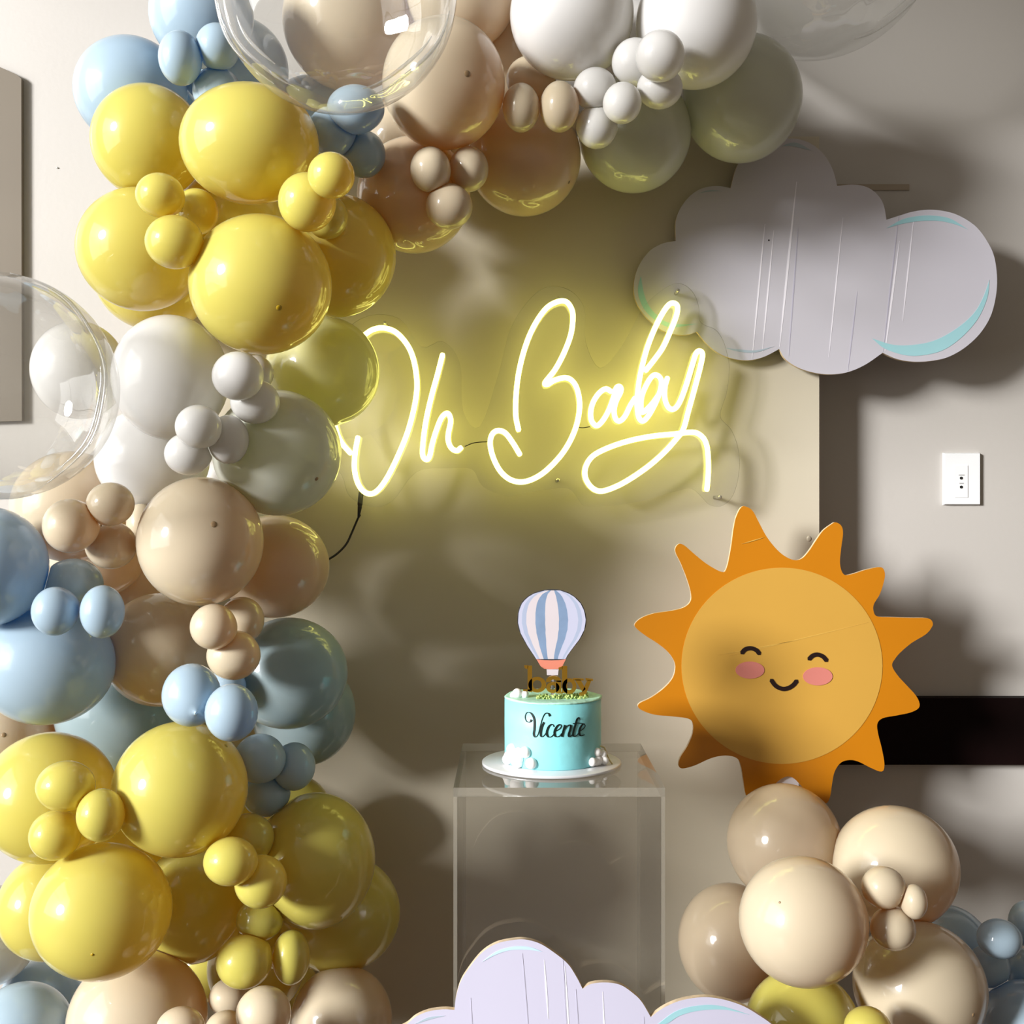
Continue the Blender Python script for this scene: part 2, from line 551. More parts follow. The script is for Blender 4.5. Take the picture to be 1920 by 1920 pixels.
# top cloud
TC = lambda pts: crop(pts, 1160, 230, 2.526)
arcs = [
    [(1268, 460), (1255, 390), (1225, 340), (1175, 305), (1110, 293), (1035, 300)],
    [(1035, 300), (1015, 225), (975, 155), (920, 105), (860, 80), (800, 75), (740, 85), (650, 110), (590, 160), (555, 220), (530, 310)],
    [(530, 310), (470, 300), (400, 310), (340, 345), (290, 410), (270, 470), (270, 560)],
    [(270, 560), (210, 572), (150, 605), (100, 670), (75, 740), (75, 820), (100, 880), (140, 930), (200, 980), (270, 1003), (330, 1003), (370, 990)],
    [(370, 990), (420, 1050), (480, 1095), (550, 1120), (620, 1125), (690, 1108), (760, 1072)],
    [(760, 1072), (790, 1120), (850, 1160), (930, 1185), (1010, 1192), (1090, 1180), (1170, 1145), (1250, 1090)],
    [(1250, 1090), (1320, 1120), (1400, 1132), (1480, 1128), (1560, 1110), (1640, 1065), (1710, 1000), (1760, 920), (1785, 830), (1792, 740),
     (1780, 640), (1750, 570), (1700, 500), (1640, 455), (1570, 425), (1480, 412), (1400, 420), (1330, 440), (1268, 460)]]
outl = []
for a in arcs: outl += cr(a, 5)[:-1]
cl = empty('cloud_cutout', P(1530, 700, D_CLOUD), 'large lavender white cloud cutout hanging on the upper right wall', 'cloud cutout')
board('board', TC(outl), D_CLOUD, 0.010, 'cloud', cl)
for nm, f_, b_, mt in (
    ('crescent', [(1200, 1022), (1260, 1070), (1350, 1100), (1430, 1103), (1530, 1080), (1620, 1020), (1700, 930), (1745, 830), (1756, 745)],
     [(1725, 830), (1680, 905), (1600, 975), (1500, 1030), (1400, 1052), (1300, 1052)], 'teal'),
    ('crescent', [(1268, 500), (1340, 460), (1400, 445), (1480, 440), (1570, 455), (1655, 507)], [(1600, 484), (1520, 466), (1430, 466), (1340, 480)], 'teal'),
    ('crescent', [(770, 112), (820, 95), (860, 102), (912, 132)], [(860, 120), (815, 111)], 'greyblue'),
    ('crescent', [(105, 725), (92, 780), (97, 830), (125, 890), (180, 940), (250, 970), (375, 952)], [(300, 955), (230, 945), (185, 915), (145, 870), (120, 810)], 'teal'),
    ('crescent', [(375, 335), (430, 320), (490, 324)], [(430, 327)], 'greyblue'),
    ('crescent', [(500, 1066), (570, 1085), (650, 1088), (735, 1060)], [(650, 1078), (570, 1074)], 'greyblue')):
    printed(nm, TC(crescent(f_, b_)), D_CLOUD, mt, cl)
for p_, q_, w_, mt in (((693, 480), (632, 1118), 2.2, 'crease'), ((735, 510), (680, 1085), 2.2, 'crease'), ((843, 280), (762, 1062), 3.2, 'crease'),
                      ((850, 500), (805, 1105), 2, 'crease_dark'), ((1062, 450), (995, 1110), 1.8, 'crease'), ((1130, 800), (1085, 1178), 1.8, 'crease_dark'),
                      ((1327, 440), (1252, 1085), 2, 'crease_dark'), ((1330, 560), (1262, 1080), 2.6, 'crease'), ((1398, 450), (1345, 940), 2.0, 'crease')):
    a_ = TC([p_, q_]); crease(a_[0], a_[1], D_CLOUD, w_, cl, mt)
q = TC([(711, 557)])[0]
printed('pin_hole', [(q[0] + 1.6 * math.cos(a), q[1] + 1.6 * math.sin(a)) for a in np.linspace(0, 6.28, 9)[:-1]], D_CLOUD, 'black', cl)

# front cloud at the bottom, standing before the plinth
D_FC = 1.78
FC = lambda pts: crop(pts, 740, 1740, 2.526)
arcs = [[(-60, 640), (-50, 560), (0, 490), (60, 453), (100, 420), (160, 395), (230, 385), (283, 388)],
        [(283, 388), (290, 330), (310, 260), (345, 200), (410, 120), (480, 75), (560, 57), (620, 55), (690, 75), (760, 120), (820, 170), (860, 230), (890, 288)],
        [(890, 288), (930, 265), (1000, 258), (1070, 270), (1130, 310), (1170, 350), (1213, 422)],
        [(1213, 422), (1270, 380), (1350, 345), (1450, 328), (1540, 335), (1640, 365), (1720, 410), (1800, 470), (1860, 560), (1870, 680), (1820, 790), (1720, 870), (1600, 900)],
        [(1600, 900), (1500, 980), (1350, 1010), (1200, 990), (1100, 930)],
        [(1100, 930), (950, 1000), (750, 1010), (560, 960), (450, 880)],
        [(450, 880), (300, 900), (120, 870), (0, 790), (-60, 640)]]
outl = []
for a in arcs: outl += cr(a, 5)[:-1]
cl = empty('cloud_cutout', P(1050, 2100, D_FC), 'lavender white cloud cutout at the bottom in front of the clear plinth', 'cloud cutout')
board('board', FC(outl), D_FC, 0.010, 'cloud_front', cl)
for f_, b_, mt in (([(415, 160), (480, 112), (560, 88), (640, 90), (700, 112)], [(620, 102), (540, 106), (470, 130)], 'paleblue'),
                   ([(1240, 460), (1330, 395), (1430, 368), (1540, 368), (1680, 410)], [(1560, 386), (1440, 391), (1350, 415), (1290, 452)], 'teal'),
                   ([(95, 455), (160, 423), (240, 415)], [(170, 432)], 'greyblue')):
    printed('crescent', FC(crescent(f_, b_)), D_FC, mt, cl)
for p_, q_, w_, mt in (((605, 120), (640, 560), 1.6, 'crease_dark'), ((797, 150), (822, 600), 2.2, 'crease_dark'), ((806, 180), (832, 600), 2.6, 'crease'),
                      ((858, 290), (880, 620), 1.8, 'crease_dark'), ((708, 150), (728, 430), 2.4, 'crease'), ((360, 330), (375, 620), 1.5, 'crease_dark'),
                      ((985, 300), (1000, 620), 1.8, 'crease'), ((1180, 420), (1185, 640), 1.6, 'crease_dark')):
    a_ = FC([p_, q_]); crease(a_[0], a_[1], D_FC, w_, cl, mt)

# the sun
SC = lambda pts: crop(pts, 1160, 920, 3.0)
sun_pts = [(690, 92), (722, 92), (755, 115), (790, 180), (830, 255), (880, 320), (930, 365), (985, 390), (1030, 382), (1070, 340), (1110, 280),
           (1150, 225), (1195, 190), (1220, 178), (1252, 197), (1262, 240), (1252, 320), (1245, 410), (1265, 470), (1310, 470), (1390, 445),
           (1470, 430), (1495, 452), (1495, 500), (1470, 580), (1435, 640), (1435, 682), (1457, 708), (1540, 712), (1640, 715), (1740, 718),
           (1767, 745), (1757, 775), (1725, 810), (1650, 855), (1590, 905), (1555, 945), (1538, 985), (1570, 1040), (1620, 1095), (1670, 1150),
           (1692, 1195), (1685, 1225), (1640, 1248), (1560, 1265), (1485, 1280), (1455, 1312), (1460, 1370), (1480, 1450), (1495, 1540),
           (1480, 1580), (1420, 1560), (1350, 1525), (1300, 1515), (1250, 1530), (1215, 1580), (1200, 1650), (1190, 1720), (1165, 1760),
           (1110, 1740), (1045, 1680), (990, 1622), (945, 1608), (890, 1640), (850, 1700), (800, 1765), (750, 1765), (715, 1710),
           (700, 1620), (688, 1550), (665, 1505), (600, 1490), (520, 1505), (430, 1545), (360, 1563), (337, 1545), (347, 1500), (385, 1440),
           (415, 1370), (417, 1310), (390, 1282), (300, 1270), (200, 1260), (130, 1235), (108, 1213), (122, 1193), (180, 1165), (250, 1115),
           (300, 1060), (318, 1005), (312, 960), (280, 910), (220, 860), (150, 815), (97, 772), (92, 748), (130, 715), (200, 690), (300, 675),
           (370, 655), (405, 620), (405, 570), (385, 500), (350, 410), (318, 340), (333, 303), (365, 305), (430, 360), (500, 415), (580, 457),
           (607, 435), (630, 330), (645, 220), (660, 150)]
sn = empty('sun_cutout', P(1470, 1500, D_SUN), 'orange smiling sun cutout with wavy rays standing behind the beige balloons', 'sun cutout')
board('board', SC(cr(sun_pts, 4, True)), D_SUN, 0.010, 'sun_orange', sn)
disc = printed('face_disc', SC([(918 + 565 * math.cos(a), 985 + 552 * math.sin(a)) for a in np.linspace(0, 2 * math.pi, 97)[:-1]]), D_SUN, 'sun_face', sn, 0.0008)


def arc_stroke(name, pts, w, d, parent, mat='black', sm=8):
    c = cr(pts, sm); A = []; B_ = []
    for i, p in enumerate(c):
        q0, q1 = c[max(i - 1, 0)], c[min(i + 1, len(c) - 1)]
        tx, ty = q1[0] - q0[0], q1[1] - q0[1]; L = math.hypot(tx, ty) + 1e-9
        A.append((p[0] - ty / L * w / 2, p[1] + tx / L * w / 2)); B_.append((p[0] + ty / L * w / 2, p[1] - tx / L * w / 2))
    tx, ty = c[-1][0] - c[-2][0], c[-1][1] - c[-2][1]; L = math.hypot(tx, ty)
    A.append((c[-1][0] + tx / L * w * 0.4, c[-1][1] + ty / L * w * 0.4))
    tx, ty = c[0][0] - c[1][0], c[0][1] - c[1][1]; L = math.hypot(tx, ty)
    pts2 = A + B_[::-1] + [(c[0][0] + tx / L * w * 0.4, c[0][1] + ty / L * w * 0.4)]
    return printed(name, SC(pts2), d, mat, parent, 0.0014)

D_FD = D_SUN - 0.0008
arc_stroke('eye', [(692, 912), (712, 892), (742, 886), (772, 896), (790, 916)], 24, D_FD, sn)
arc_stroke('eye', [(1070, 947), (1092, 927), (1120, 922), (1148, 933), (1168, 955)], 24, D_FD, sn)
arc_stroke('smile', [(858, 1066), (880, 1095), (905, 1110), (930, 1115), (958, 1108), (982, 1092), (1000, 1070)], 24, D_FD, sn)
for cx, cy, rx, ry in ((738, 1009, 81, 48), (1119, 1044, 83, 51)):
    printed('cheek', SC([(cx + rx * math.cos(a), cy + ry * math.sin(a)) for a in np.linspace(0, 6.2832, 33)[:-1]]), D_FD, 'pink', sn, 0.0013)
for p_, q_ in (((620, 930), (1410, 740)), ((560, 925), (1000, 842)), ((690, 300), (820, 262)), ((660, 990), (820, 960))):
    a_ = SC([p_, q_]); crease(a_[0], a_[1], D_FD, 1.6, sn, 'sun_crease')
s0 = P(1450, 1440, D_SUN); s1 = P(1500, 1440, D_SUN)
b = MB(); b.box(s0[0], s1[0], D_SUN + 0.0105, D_SUN + 0.02, 0.35, s0[2]); b.build('strut', M['rim'], sn)['label'] = 'white foam strut behind the sun'

# ------------------------------------------------------------------ neon sign
sg = empty('neon_sign', P(1000, 955, D_PLATE), 'lit yellow white script sign reading Oh Baby on clear acrylic', 'neon sign')
A_ = lambda pts: crop(pts, 620, 520, 2.4)
B2 = lambda pts: crop(pts, 1070, 540, 4.571)
strokes = [
    ('letter_tube', A_([(122, 722), (110, 790), (107, 860), (120, 920), (145, 960), (180, 975), (215, 955), (255, 900), (300, 810), (345, 700), (375, 590),
                        (388, 500), (383, 420), (365, 345), (335, 290), (290, 245), (240, 228), (200, 232), (165, 250), (110, 300), (60, 390), (25, 500), (12, 600), (24, 685), (48, 742), (88, 790)])),
    ('letter_tube', A_([(503, 350), (480, 440), (455, 530), (430, 640), (416, 740), (414, 800), (430, 820), (445, 805), (457, 750), (475, 690), (500, 630), (527, 612),
                        (540, 645), (530, 700), (530, 740), (545, 770), (568, 780), (585, 768)])),
    ('letter_tube', A_([(845, 685), (833, 620), (835, 520), (850, 410), (880, 300), (920, 210), (970, 140), (1020, 110), (1060, 110), (1085, 145), (1090, 190), (1080, 260),
                        (1050, 340), (1010, 415), (965, 473), (975, 482), (1010, 462), (1060, 452), (1095, 475), (1115, 525), (1120, 590), (1105, 670), (1070, 750), (1020, 820),
                        (950, 885), (880, 918), (820, 915), (770, 880), (735, 820), (718, 755), (725, 710), (750, 690), (785, 700), (820, 745), (850, 795)])),
    ('letter_tube', B2([(345, 885), (300, 865), (245, 900), (195, 975), (172, 1060), (180, 1140), (225, 1180), (280, 1130), (330, 1040), (370, 930), (390, 860), (415, 843),
                        (432, 862), (425, 900), (390, 970), (372, 1050), (385, 1120), (420, 1140), (465, 1100), (510, 1010), (550, 945)])),
    ('letter_tube', B2([(645, 705), (720, 610), (790, 510), (850, 380), (905, 240), (915, 160), (885, 130), (840, 145), (780, 230), (715, 360), (660, 500), (620, 640),
                        (590, 780), (572, 920), (570, 1020), (585, 1110), (620, 1140), (670, 1090), (730, 980), (770, 870), (775, 790), (745, 750), (700, 755),
                        (650, 830), (610, 930), (603, 1040), (625, 1062), (700, 990), (765, 900)])),
    ('letter_tube', B2([(828, 775), (808, 850), (808, 950), (835, 1020), (875, 1040), (915, 1010), (955, 930), (1000, 800), (1045, 650), (1075, 560), (1105, 540), (1130, 570),
                        (1110, 680), (1060, 870), (1010, 1050), (965, 1210), (900, 1300), (790, 1420), (650, 1540), (470, 1660), (330, 1725), (240, 1740), (170, 1700),
                        (125, 1620), (130, 1530), (190, 1440), (320, 1370), (500, 1310), (700, 1270), (900, 1250), (1010, 1237), (1080, 1243), (1140, 1290), (1170, 1370),
                        (1180, 1500), (1177, 1620), (1167, 1725)]))]
D_TUBE = D_PLATE - 0.012
for nm, pts in strokes:
    mb = MB(); tube(mb, [P(x, y, D_TUBE) for x, y in cr(pts, 6)], 0.0052, 8)
    mb.build(nm, M['neon'], sg)
plate_pts = [(1201, 584), (1219, 562), (1236, 548), (1256, 535), (1273, 531), (1290, 538), (1304, 555), (1311, 578), (1311, 597), (1319, 608), (1342, 618), (1356, 638), (1364, 664),
             (1368, 690), (1363, 735), (1352, 770), (1353, 786), (1371, 805), (1383, 835), (1387, 870), (1382, 908), (1370, 936), (1350, 950), (1330, 946), (1316, 932),
             (1296, 916), (1265, 922), (1200, 940), (1130, 950), (1095, 948), (1084, 935), (1062, 915), (1000, 922), (950, 930), (905, 912), (885, 880), (840, 878), (780, 885),
             (735, 940), (695, 950), (655, 930), (640, 890), (605, 840), (600, 720), (640, 630), (690, 592), (750, 598), (790, 650), (830, 640), (862, 680), (868, 770),
             (900, 800), (935, 700), (960, 610), (1010, 545), (1060, 540), (1095, 575), (1098, 640), (1125, 690), (1165, 650)]
mb = MB(); mb.prism(xz(cr(plate_pts, 4, True), D_PLATE), D_PLATE, D_PLATE + 0.005, 0, 1)
mb.build('backing_plate', [M['plate'], M['plate_edge']], sg)
for px, py in ((1047, 560), (722, 606), (1271, 545), (1350, 932), (1046, 900)):
    q = P(px, py, D_PLATE)
    mb = MB()
    tube(mb, [(q[0], D_PLATE - 0.004, q[2]), (q[0], D_PANEL - 0.0005 if py > 560 and px < 1200 or px > 1300 else D_CLOUD - 0.001, q[2])], 0.0035, 10, caps=False)
    mb.build('standoff', M['acrylic_edge'], sg)
mb = MB(); tube(mb, [P(x, y, D_PLATE - 0.004) for x, y in cr([(872, 837), (886, 831), (900, 829), (918, 828)], 4)], 0.0009, 6); mb.build('link_wire', M['cable'], sg)
mb = MB(); tube(mb, [P(x, y, D_PLATE - 0.004) for x, y in cr([(1083, 801), (1094, 802), (1106, 800)], 4)], 0.0009, 6); mb.build('link_wire', M['cable'], sg)
Cb = lambda pts: crop(pts, 600, 780, 6.4)
path = cr([P(x, y, dd) for (x, y), dd in zip(Cb([(478, 1190), (450, 1240), (390, 1380), (320, 1530), (220, 1640), (120, 1710), (20, 1760), (-120, 1850), (-200, 2100)]),
                                            (2.365, 2.37, 2.38, 2.385, 2.385, 2.385, 2.387, 2.387, 2.387))], 6)
mb = MB(); tube(mb, path, 0.0022, 8); cab_ = mb.build('power_cable', M['cable'], sg)
mb = MB()
g0, g1, g2 = [P(x, y, 2.36) for x, y in Cb([(492, 925), (480, 1060), (478, 1085)])]
g3 = P(*Cb([(462, 1215)])[0], 2.365)
tube(mb, [g0, g1], 0.0052, 12); tube(mb, [g2, g3], lambda u: 0.0046 - 0.0024 * u, 12)
mb.build('plug', M['cable'], cab_)

# ------------------------------------------------------------------ acrylic plinth
zt = CZ - 517.0 / F * PED_F
pxl, pxr = P(850, 0, PED_F)[0], P(1247, 0, PED_F)[0]
ped = empty('acrylic_plinth', ((pxl + pxr) / 2, (PED_F + PED_B) / 2, 0), 'tall clear acrylic plinth with the cake on top', 'plinth')


def acrylic_box(name, x0, x1, y0, y1, z0, z1, thin):
    mb = MB(); mb.box(x0, x1, y0, y1, z0, z1)
    pr = {'z': (0, 1), 'y': (2, 4), 'x': (3, 5)}[thin]
    mb.m = [0 if i in pr else 1 for i in range(6)]
    return mb.build(name, [M['acrylic'], M['acrylic_edge']], ped)

tt = 0.014
acrylic_box('top_panel', pxl, pxr, PED_F, PED_B, zt - tt, zt, 'z')
w_ = 0.006
acrylic_box('side_panel', pxl, pxl + w_, PED_F, PED_B, 0, zt - tt, 'x')
acrylic_box('side_panel', pxr - w_, pxr, PED_F, PED_B, 0, zt - tt, 'x')
acrylic_box('side_panel', pxl + w_, pxr - w_, PED_F + 0.001, PED_F + w_, 0, zt - tt, 'y')
acrylic_box('side_panel', pxl + w_, pxr - w_, PED_B - w_, PED_B - 0.001, 0, zt - tt, 'y')

# ------------------------------------------------------------------ cake
DC = 1.996
CX = P(1036.5, 0, DC)[0]
BX = P(1034, 0, DC)[0]
zb = zt
bd = MB(); bd.lathe((BX, DC, zb), [(0.1165, 0), (0.1185, 0.001), (0.1185, 0.0045), (0.117, 0.0055)], 64)
bd.m = [0] * len(bd.m)
tag(bd.build('cake_board', M['board'], None, (BX, DC, zb)), 'round silver white cake board on the clear plinth under the aqua cake', 'cake board')
z0 = zb + 0.0055
RC = 0.0822
HC = 0.109
ck = empty('cake', (CX, DC, z0), 'small round aqua cake with a black script name and white fondant clouds', 'cake')
mb = MB(); mb.lathe((CX, DC, z0), [(RC - 0.002, 0), (RC, 0.002), (RC, HC * 0.3), (RC * 1.003, HC * 0.6), (RC, HC - 0.001)], 80)
mb.build('body', M['icing'], ck)
mb = MB()
n = 80; v = []; f = []
random.seed(3)
ph = [random.random() * 6 for _ in range(4)]
def rim(a): return 1 + 0.008 * math.sin(3 * a + ph[0]) + 0.006 * math.sin(7 * a + ph[1])
prof = [(RC * 0.995, HC - 0.001, 1), (RC * 1.012, HC, 1), (RC * 1.012, HC + 0.0016, 1), (RC * 0.97, HC + 0.0024, 0.5), (RC * 0.6, HC + 0.0012, 0), (0.002, HC + 0.001, 0)]
for r, z, w in prof:
    for k in range(n):
        a = 2 * math.pi * k / n
        rr = r * (1 + (rim(a) - 1) * w)
        v.append((CX + rr * math.cos(a), DC + rr * math.sin(a), z0 + z + 0.0012 * w * math.sin(5 * a + ph[2]) * (1 if z > HC else 0)))
for i in range(len(prof) - 1):
    for k in range(n):
        k2 = (k + 1) % n
        f.append((i * n + k, i * n + k2, (i + 1) * n + k2, (i + 1) * n + k))
f.append(tuple((len(prof) - 1) * n + k for k in range(n)))
mb.add(v, f, 0, True)
mb.build('icing_rim', M['icing_top'], ck)


def on_cake(px, py, lift):
    dx, dz = (px - 960) / F, -(py - 960) / F
    R = RC + lift
    a = dx * dx + 1; bq = -2 * (dx * CX + DC); c = CX * CX + DC * DC - R * R
    disc_ = bq * bq - 4 * a * c
    t = (-bq - math.sqrt(max(disc_, 0))) / (2 * a)
    return (dx * t, t, CZ + dz * t)


K = lambda pts: crop(pts, 960, 1230, 11.29)
script = [
    [(410, 1345), (392, 1388), (345, 1400), (297, 1370), (276, 1290), (300, 1212), (350, 1190), (410, 1220), (458, 1300), (476, 1400), (472, 1550), (458, 1650), (480, 1708), (512, 1708),
     (552, 1650), (592, 1500), (632, 1350), (680, 1240), (730, 1207), (780, 1225), (800, 1275)],
    [(675, 1400), (640, 1480), (610, 1600), (607, 1680), (640, 1710), (690, 1670), (720, 1620)],
    [(885, 1500), (870, 1458), (830, 1450), (780, 1490), (742, 1580), (737, 1660), (770, 1713), (830, 1708), (890, 1650)],
    [(915, 1595), (1000, 1545), (1040, 1490), (1020, 1452), (970, 1470), (920, 1540), (897, 1620), (910, 1690), (950, 1710), (1010, 1690), (1045, 1640)],
    [(1120, 1460), (1100, 1540), (1072, 1640), (1056, 1712)],
    [(1078, 1640), (1120, 1545), (1175, 1475), (1225, 1460), (1245, 1490), (1228, 1570), (1202, 1650), (1206, 1704), (1240, 1700), (1290, 1640)],
    [(1440, 1345), (1422, 1303), (1380, 1340), (1350, 1430), (1312, 1560), (1292, 1650), (1312, 1700), (1360, 1690), (1410, 1630)],
    [(1285, 1432), (1400, 1420), (1545, 1440)],
    [(1450, 1585), (1515, 1540), (1550, 1475), (1515, 1442), (1462, 1490), (1428, 1580), (1432, 1660), (1470, 1690), (1540, 1665)],
]
mb = MB()
for st in script:
    c = cr(K(st), 7); rows = []
    for i, p in enumerate(c):
        q0, q1 = c[max(i - 1, 0)], c[min(i + 1, len(c) - 1)]
        tx, ty = q1[0] - q0[0], q1[1] - q0[1]; L = math.hypot(tx, ty) + 1e-9; tx /= L; ty /= L
        w = 0.75 + 1.35 * max(0, ty) ** 1.5
        rows.append((on_cake(p[0] - ty * w, p[1] + tx * w, 0.0002), on_cake(p[0] - ty * w, p[1] + tx * w, 0.0012),
                     on_cake(p[0] + ty * w, p[1] - tx * w, 0.0012), on_cake(p[0] + ty * w, p[1] - tx * w, 0.0002)))
    v = [p for r in rows for p in r]; f = []
    for i in range(len(rows) - 1):
        for k in range(3): f.append((4 * i + k, 4 * i + 4 + k, 4 * i + 5 + k, 4 * i + 1 + k))
    f += [(0, 1, 2, 3), tuple(4 * (len(rows) - 1) + k for k in (3, 2, 1, 0))]
    mb.add(v, f)
mb.build('script_name', M['ink'], ck)

def fond(lst):
    g = None
    for i, (x, y, r) in enumerate(lst):
        px, py, rp = 930 + x / 7.68, 1370 + y / 7.68, r / 7.68
        q = on_cake(min(max(px, 949), 1122), py, 0.0)
        rm = rp * q[1] / F * 1.12
        dd = q[1] - rm * 0.35
        c = P(px, py, dd)
        c = (c[0], c[1], max(c[2], z0 + rm * 0.98))
        m2 = MB(); m2.ball(c, rm, nu=18, nv=12)
        if g is None: g = m2.build('fondant_cloud', M['fondant'], ck)
        else: m2.build('fondant_ball', M['fondant'], g)
fond([(300, 400, 95), (170, 480, 72), (230, 265, 72), (330, 330, 80), (420, 310, 74), (310, 500, 78), (505, 470, 74), (180, 360, 60)])
fond([(1460, 450, 66), (1455, 310, 58), (1540, 335, 50), (1385, 450, 58), (1560, 440, 58), (1440, 540, 44), (1540, 540, 44)])
g = None
for px, py, rp in ((970, 1294, 9.5), (984, 1287, 7.5), (962, 1299, 6)):
    q = P(px, py, DC - 0.015); r = rp * q[1] / F
    m2 = MB(); m2.ball((q[0], q[1], z0 + HC + r * 0.9), r, nu=16, nv=10)
    if g is None: g = m2.build('fondant_cloud', M['fondant'], ck)
    else: m2.build('fondant_ball', M['fondant'], g)
# gold wire beside the right fondant cloud
mb = MB(); tube(mb, [P(x, y, DC - 0.03) for x, y in cr([(1126, 1399), (1133, 1402), (1137, 1412), (1142, 1424), (1149, 1434)], 5)], 0.0012, 8)
mb.build('gold_wire', M['gold_matte'], ck)
# green sprinkles
mb = MB(); random.seed(5)
for i in range(150):
    u = random.random(); a = -0.028 + 0.088 * u
    x = CX + a; y = DC - 0.022 + random.uniform(-0.013, 0.016); r = random.uniform(0.0009, 0.0021)
    mb.ball((x, y, z0 + HC + 0.0016 + random.uniform(0, 0.003) * (1 + u)), (r, r, r * random.uniform(1, 2.2)), nu=6, nv=4)
tag(mb.build('sprinkles', M['green'], ck), kind='stuff')

# gold letters topper
gl = empty('letter_topper', P(1045, 1300, DC - 0.035), 'mirror gold block letters spelling baby standing on the cake', 'cake topper')
ZL = DC - 0.033
TH = 0.004

def ring_strip(mb, cx, cy, ro, ri, a0, a1, y0=None, n=28):
    """annular slab in photo crop units; ro, ri = (rx, ry)"""
    pts_o = [(cx + ro[0] * math.cos(a), cy + ro[1] * math.sin(a)) for a in np.linspace(a0, a1, n)]
    pts_i = [(cx + ri[0] * math.cos(a), cy + ri[1] * math.sin(a)) for a in np.linspace(a0, a1, n)]
    o_ = xz(K(pts_o), ZL); i_ = xz(K(pts_i), ZL)
    y0 = ZL; y1 = ZL + TH
    for k in range(n - 1):
        q4 = [o_[k], o_[k + 1], i_[k + 1], i_[k]]
        v = [(x, y0, z) for x, z in q4] + [(x, y1, z) for x, z in q4]
        mb.add(v, [(0, 1, 2, 3), (7, 6, 5, 4), (0, 4, 5, 1), (2, 6, 7, 3), (1, 5, 6, 2), (3, 7, 4, 0)])
def lp(mb, pts): mb.prism(xz(K(pts), ZL), ZL, ZL + TH)
T2 = 2 * math.pi
mb = MB()
lp(mb, [(330, 205), (425, 205), (425, 770), (330, 745)]); lp(mb, [(258, 200), (340, 200), (340, 262), (300, 275), (262, 245)]); lp(mb, [(232, 712), (400, 705), (400, 748), (236, 745)])
ring_strip(mb, 535, 610, (190, 165), (92, 98), 0, T2, n=40)
mb.build('letter', M['gold'], gl)
mb = MB()
ring_strip(mb, 865, 668, (140, 118), (58, 50), 0, T2, n=36)
ring_strip(mb, 880, 540, (160, 120), (62, 40), math.pi * 0.95, T2 + 0.1, n=24)
lp(mb, [(930, 520), (1042, 520), (1045, 760), (1075, 775), (1070, 800), (935, 790)])
mb.build('letter', M['gold'], gl)
mb = MB()
lp(mb, [(1060, 215), (1170, 215), (1170, 790), (1060, 780)]); lp(mb, [(985, 250), (1070, 215), (1070, 275), (990, 300)])
ring_strip(mb, 1215, 640, (150, 165), (68, 92), 0, T2, n=40)
mb.build('letter', M['gold'], gl)
mb = MB()
lp(mb, [(1290, 470), (1520, 482), (1518, 520), (1300, 512)]); lp(mb, [(1555, 468), (1718, 490), (1712, 530), (1560, 520)])
lp(mb, [(1330, 500), (1450, 500), (1560, 700), (1490, 760)]); lp(mb, [(1600, 510), (1680, 520), (1570, 800), (1500, 840), (1430, 845), (1420, 790), (1480, 770)])
mb.build('letter', M['gold'], gl)

# hot-air balloon topper
bt = empty('balloon_topper', P(1034, 1300, DC + 0.0), 'flat hot-air balloon topper with blue and white gores above the cake', 'cake topper')
DT = DC - 0.018
H = lambda pts: crop(pts, 880, 1080, 4.571)
env = [(600, 755), (560, 690), (500, 600), (440, 490), (418, 400), (423, 310), (448, 240), (490, 190), (545, 155), (610, 130), (690, 118), (770, 122), (840, 143), (900, 180),
       (952, 232), (985, 300), (998, 380), (985, 460), (945, 540), (890, 612), (840, 680), (800, 760)]
cxy = (708, 430)
big = [(cxy[0] + (x - cxy[0]) * 1.018, cxy[1] + (y - cxy[1]) * 1.014) for x, y in env]
mb = MB(); mb.prism(xz(H(cr(big, 4)), DT), DT + 0.0011, DT + 0.003); mb.build('backing', M['tb_backing'], bt)
# gores: boundaries as fractions of the envelope half-width
def half_w(y):
    pts_l = [(p[1], p[0]) for p in env[:11]][::-1]; pts_r = [(p[1], p[0]) for p in env[10:]]
    def it(a):
        for (y0_, x0_), (y1_, x1_) in zip(a, a[1:]):
            if y0_ <= y <= y1_: return x0_ + (x1_ - x0_) * (y - y0_) / (y1_ - y0_ + 1e-9)
        return a[0][1] if y < a[0][0] else a[-1][1]
    return it(pts_l), it(pts_r)
fr = [-1, -0.89, -0.76, -0.49, -0.20, 0.21, 0.48, 0.78, 0.90, 1]
cols = ['tb_lilac', 'tb_pale', 'tb_white', 'tb_blue', 'tb_white', 'tb_blue', 'tb_lilac', 'tb_pale', 'tb_lilac']
ys = np.linspace(124, 712, 22)
for k in range(9):
    A = []; B_ = []
    for y in ys:
        l, r = half_w(y)
        c, h = (l + r) / 2, (r - l) / 2
        A.append((c + fr[k] * h, y)); B_.append((c + fr[k + 1] * h, y))
    mb = MB(); mb.prism(xz(H(A + B_[::-1]), DT), DT, DT + 0.0011)
    mb.build('gore', M[cols[k]], bt)
mb = MB(); mb.prism(xz(H([(575, 713), (640, 722), (705, 724), (770, 722), (828, 713), (795, 775), (770, 795), (700, 800), (640, 795), (612, 775)]), DT), DT - 0.0003, DT + 0.0011); mb.build('skirt', M['tb_coral'], bt)
mb = MB(); mb.prism(xz(H([(662, 800), (765, 800), (760, 850), (665, 850)]), DT), DT - 0.0003, DT + 0.0011); mb.build('basket', M['tb_white'], bt)
q = P(1036, 1262, DT)
mb = MB(); mb.box(q[0] - 0.002, q[0] + 0.002, DT + 0.0011, DT + 0.003, z0 + HC - 0.03, q[2] + 0.01); mb.build('stick', M['tb_white'], bt)

